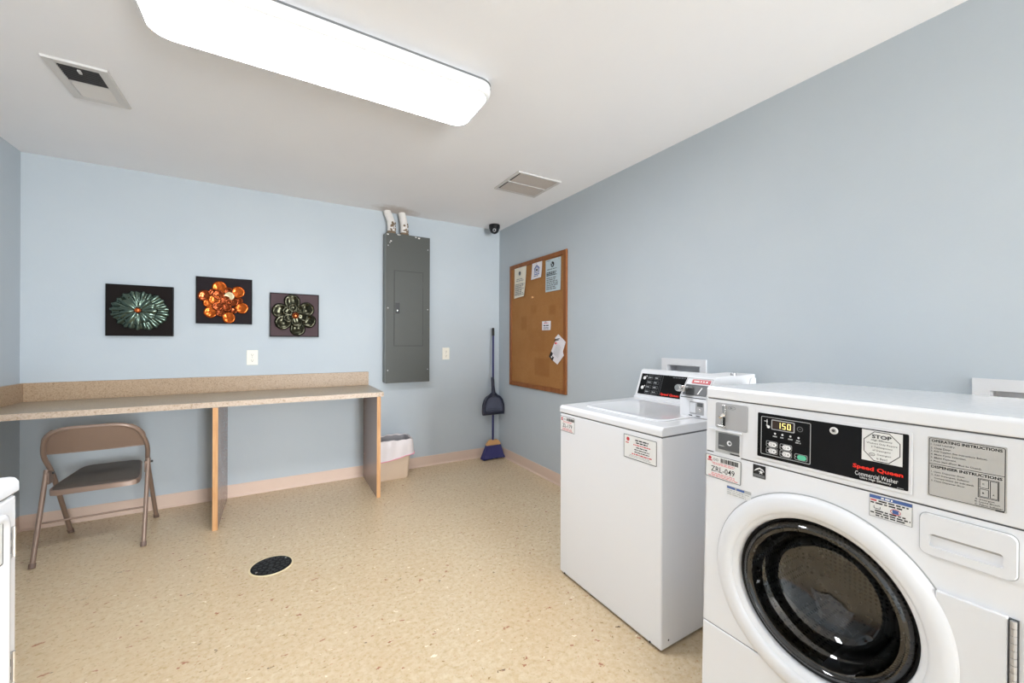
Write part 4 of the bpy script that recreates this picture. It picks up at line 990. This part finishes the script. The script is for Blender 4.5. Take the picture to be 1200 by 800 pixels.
b.rect(mx0+.050, mx0+.068, .953, .957, my-.0008, 'ink'); b.rect(mx0+.088, mx0+.110, .953, .957, my-.0008, 'ink'); b.rect(mx0+.005, mx0+.139, 1.036, 1.040, my-.0008, 'dkmetal')
b.build('coin_box_door', mc, bevel=.001)
b = MB(); b.lathe([(.0005, 1.151), (.011, 1.151), (.013, 1.147), (.013, 1.136)], (mx1-.02, .555, 0), 'steel', 'z', 20); b.lathe([(.0005, 1.1515), (.004, 1.1515)], (mx1-.02, .555, 0), 'ink', 'z', 12); b.build('case_lock', mc)
b = MB(); b.blob((mx0-.004, y1+.006, 1.126), (.006, .006, .006), 'blackm', 12, 6); b.build('console_screw', cs)
service_sticker(t, .006, .130, .803, .886, 'ZL-179', .0028)
b = MB(); x0, x1, z0, z1 = .482, .667, .774, .880; b.rrf(x0, x1, z0, z1, .003, .0026, 'stick'); b.frame(x0, x1, z0, z1, .003, .0023, 'inkgrey', .003); q_ = .0022
b.disc(x0+.026, z1-.020, .009, q_, 'inkred'); b.lines(x0+.012, x0+.040, z1-.040, z1-.033, 1, q_, 'inkred', .6, 1)
cx = (x0+x1)/2+.012
for k, (m_, w, h) in enumerate((('ink', .075, .0075), ('ink', .085, .0075), ('inkred', .095, .006), ('ink', .062, .006), ('ink', .090, .0055), ('ink', .100, .0055), ('inkred', .120, .0065))):
    zz = z1-.018-k*.0105; b.lines(cx-w/2, cx+w/2, zz-h/2, zz+h/2, 1, q_, m_, .75, 20+k, True)
b.lines(x0+.02, x1-.02, z0+.008, z0+.020, 2, q_, 'inklt', .5, 8, True)
b.build('notice_sticker', t, smooth='flat')

# ------------------------------------------------------------------ dryer at the left edge of the frame
t = thing('dryer', 'white dryer with a hinged square door at the left edge', 'dryer', (-.577, .860, 0), (0, 0, PI/2))
W_, D_ = .690, .71
b = MB(); b.box(.002, W_-.002, .004, D_, .012, .900, 'white'); b.build('cabinet', t, bevel=.010, seg=3)
b = MB(); b.box(.006, W_-.006, .010, D_, .896, .908, 'seam'); b.build('seam_backing', t, smooth=False)
b = MB(); b.prism([(0, .905), (0, .930), (.006, .942), (.016, .945), (D_, .948), (D_, .905)], 'x', 0, W_, 'white'); b.build('top_deck', t, bevel=.005, seg=3)
b = MB(); prd = rrect(.065, W_-.060, .24, .872, .028, 6); n = len(prd)
cxx, czz = (.065+W_-.060)/2, (.24+.872)/2
b.add([(x, .004, z) for x, z in prd]+[(x, -.006, z) for x, z in prd]+[(cxx+(x-cxx)*.985, -.009, czz+(z-czz)*.985) for x, z in prd]+[(cxx+(x-cxx)*.955, -.009, czz+(z-czz)*.955) for x, z in prd]+[(cxx+(x-cxx)*.94, -.006, czz+(z-czz)*.94) for x, z in prd],
      [(k*n+i, k*n+(i+1) % n, (k+1)*n+(i+1) % n, (k+1)*n+i) for k in range(4) for i in range(n)]+[list(range(4*n, 5*n))], 'white')
dd_ = b.build('door', t, angle=40)
b = MB(); b.prism(rrect(.085, .125, .50, .62, .008), 'y', -.016, -.006, 'white2'); b.build('door_pull', dd_, bevel=.002)
for z in (.787, .470):
    b = MB(); b.box(W_-.060, W_-.034, -.003, .004, z-.038, z+.038, 'steel'); b.box(W_-.055, W_-.048, -.0036, -.0028, z+.008, z+.026, 'ink'); b.box(W_-.055, W_-.048, -.0036, -.0028, z-.026, z-.008, 'ink')
    b.tube([(W_-.036, -.004, z-.038), (W_-.036, -.004, z+.038)], .0035, 'chrome', 8); b.build('door_hinge', dd_, smooth=False)
b = MB(); x0, x1, z0, z1 = .40, .598, .755, .860; b.rrf(x0, x1, z0, z1, .003, -.0070, 'stick'); b.frame(x0, x1, z0, z1, .003, -.0073, 'ink', .003); b.disc(x0+.03, z1-.02, .009, -.0075, 'inkred')
for k, (m_, w) in enumerate((('ink', .09), ('ink', .11), ('inkred', .12), ('ink', .08), ('ink', .11), ('inkred', .15))): zz = z1-.02-k*.0125; b.lines((x0+x1)/2-w/2, (x0+x1)/2+w/2+.01, zz-.004, zz+.004, 1, -.0076, m_, .7, 40+k, True)
b.build('notice_sticker', dd_, smooth='flat')

# ------------------------------------------------------------------ light and camera
wd = bpy.data.worlds.new('daylight'); SC.world = wd; wd.use_nodes = True
bg = wd.node_tree.nodes['Background']; bg.inputs[0].default_value = (.93, .96, 1.0, 1); bg.inputs[1].default_value = 3.0
la = bpy.data.lights.new('added_fill_light', 'AREA'); la.shape = 'RECTANGLE'; la.size = WX1-WX0-.1; la.size_y = WZ1-WZ0-.1; la.energy = 190; la.color = (.93, .97, 1.0)  # area lamp added in the assumed opening to fill the room from behind
lo = bpy.data.objects.new('added_fill_light', la); COL.objects.link(lo); lo.location = ((WX0+WX1)/2, YF-.12, (WZ0+WZ1)/2); lo.rotation_euler = (math.radians(90), 0, 0)

cam = bpy.data.cameras.new('camera'); co = bpy.data.objects.new('camera', cam); COL.objects.link(co)
cam.sensor_width = 36; cam.lens = 466.0/1200*36; cam.clip_start = .02
co.location = (0, 0, 1.3)
th, ro = .5341, -.004
co.rotation_euler = (Matrix.Rotation(-th, 4, 'Z') @ Matrix.Rotation(PI/2, 4, 'X') @ Matrix.Rotation(-ro, 4, 'Z')).to_euler()
SC.camera = co
SC.view_settings.view_transform = 'Standard'; SC.view_settings.look = 'None'; SC.view_settings.gamma = 1; SC.view_settings.exposure = 1.06
SC.view_settings.use_curve_mapping = False
SC.cycles.max_bounces = 10; SC.cycles.diffuse_bounces = 6; SC.cycles.transparent_max_bounces = 12
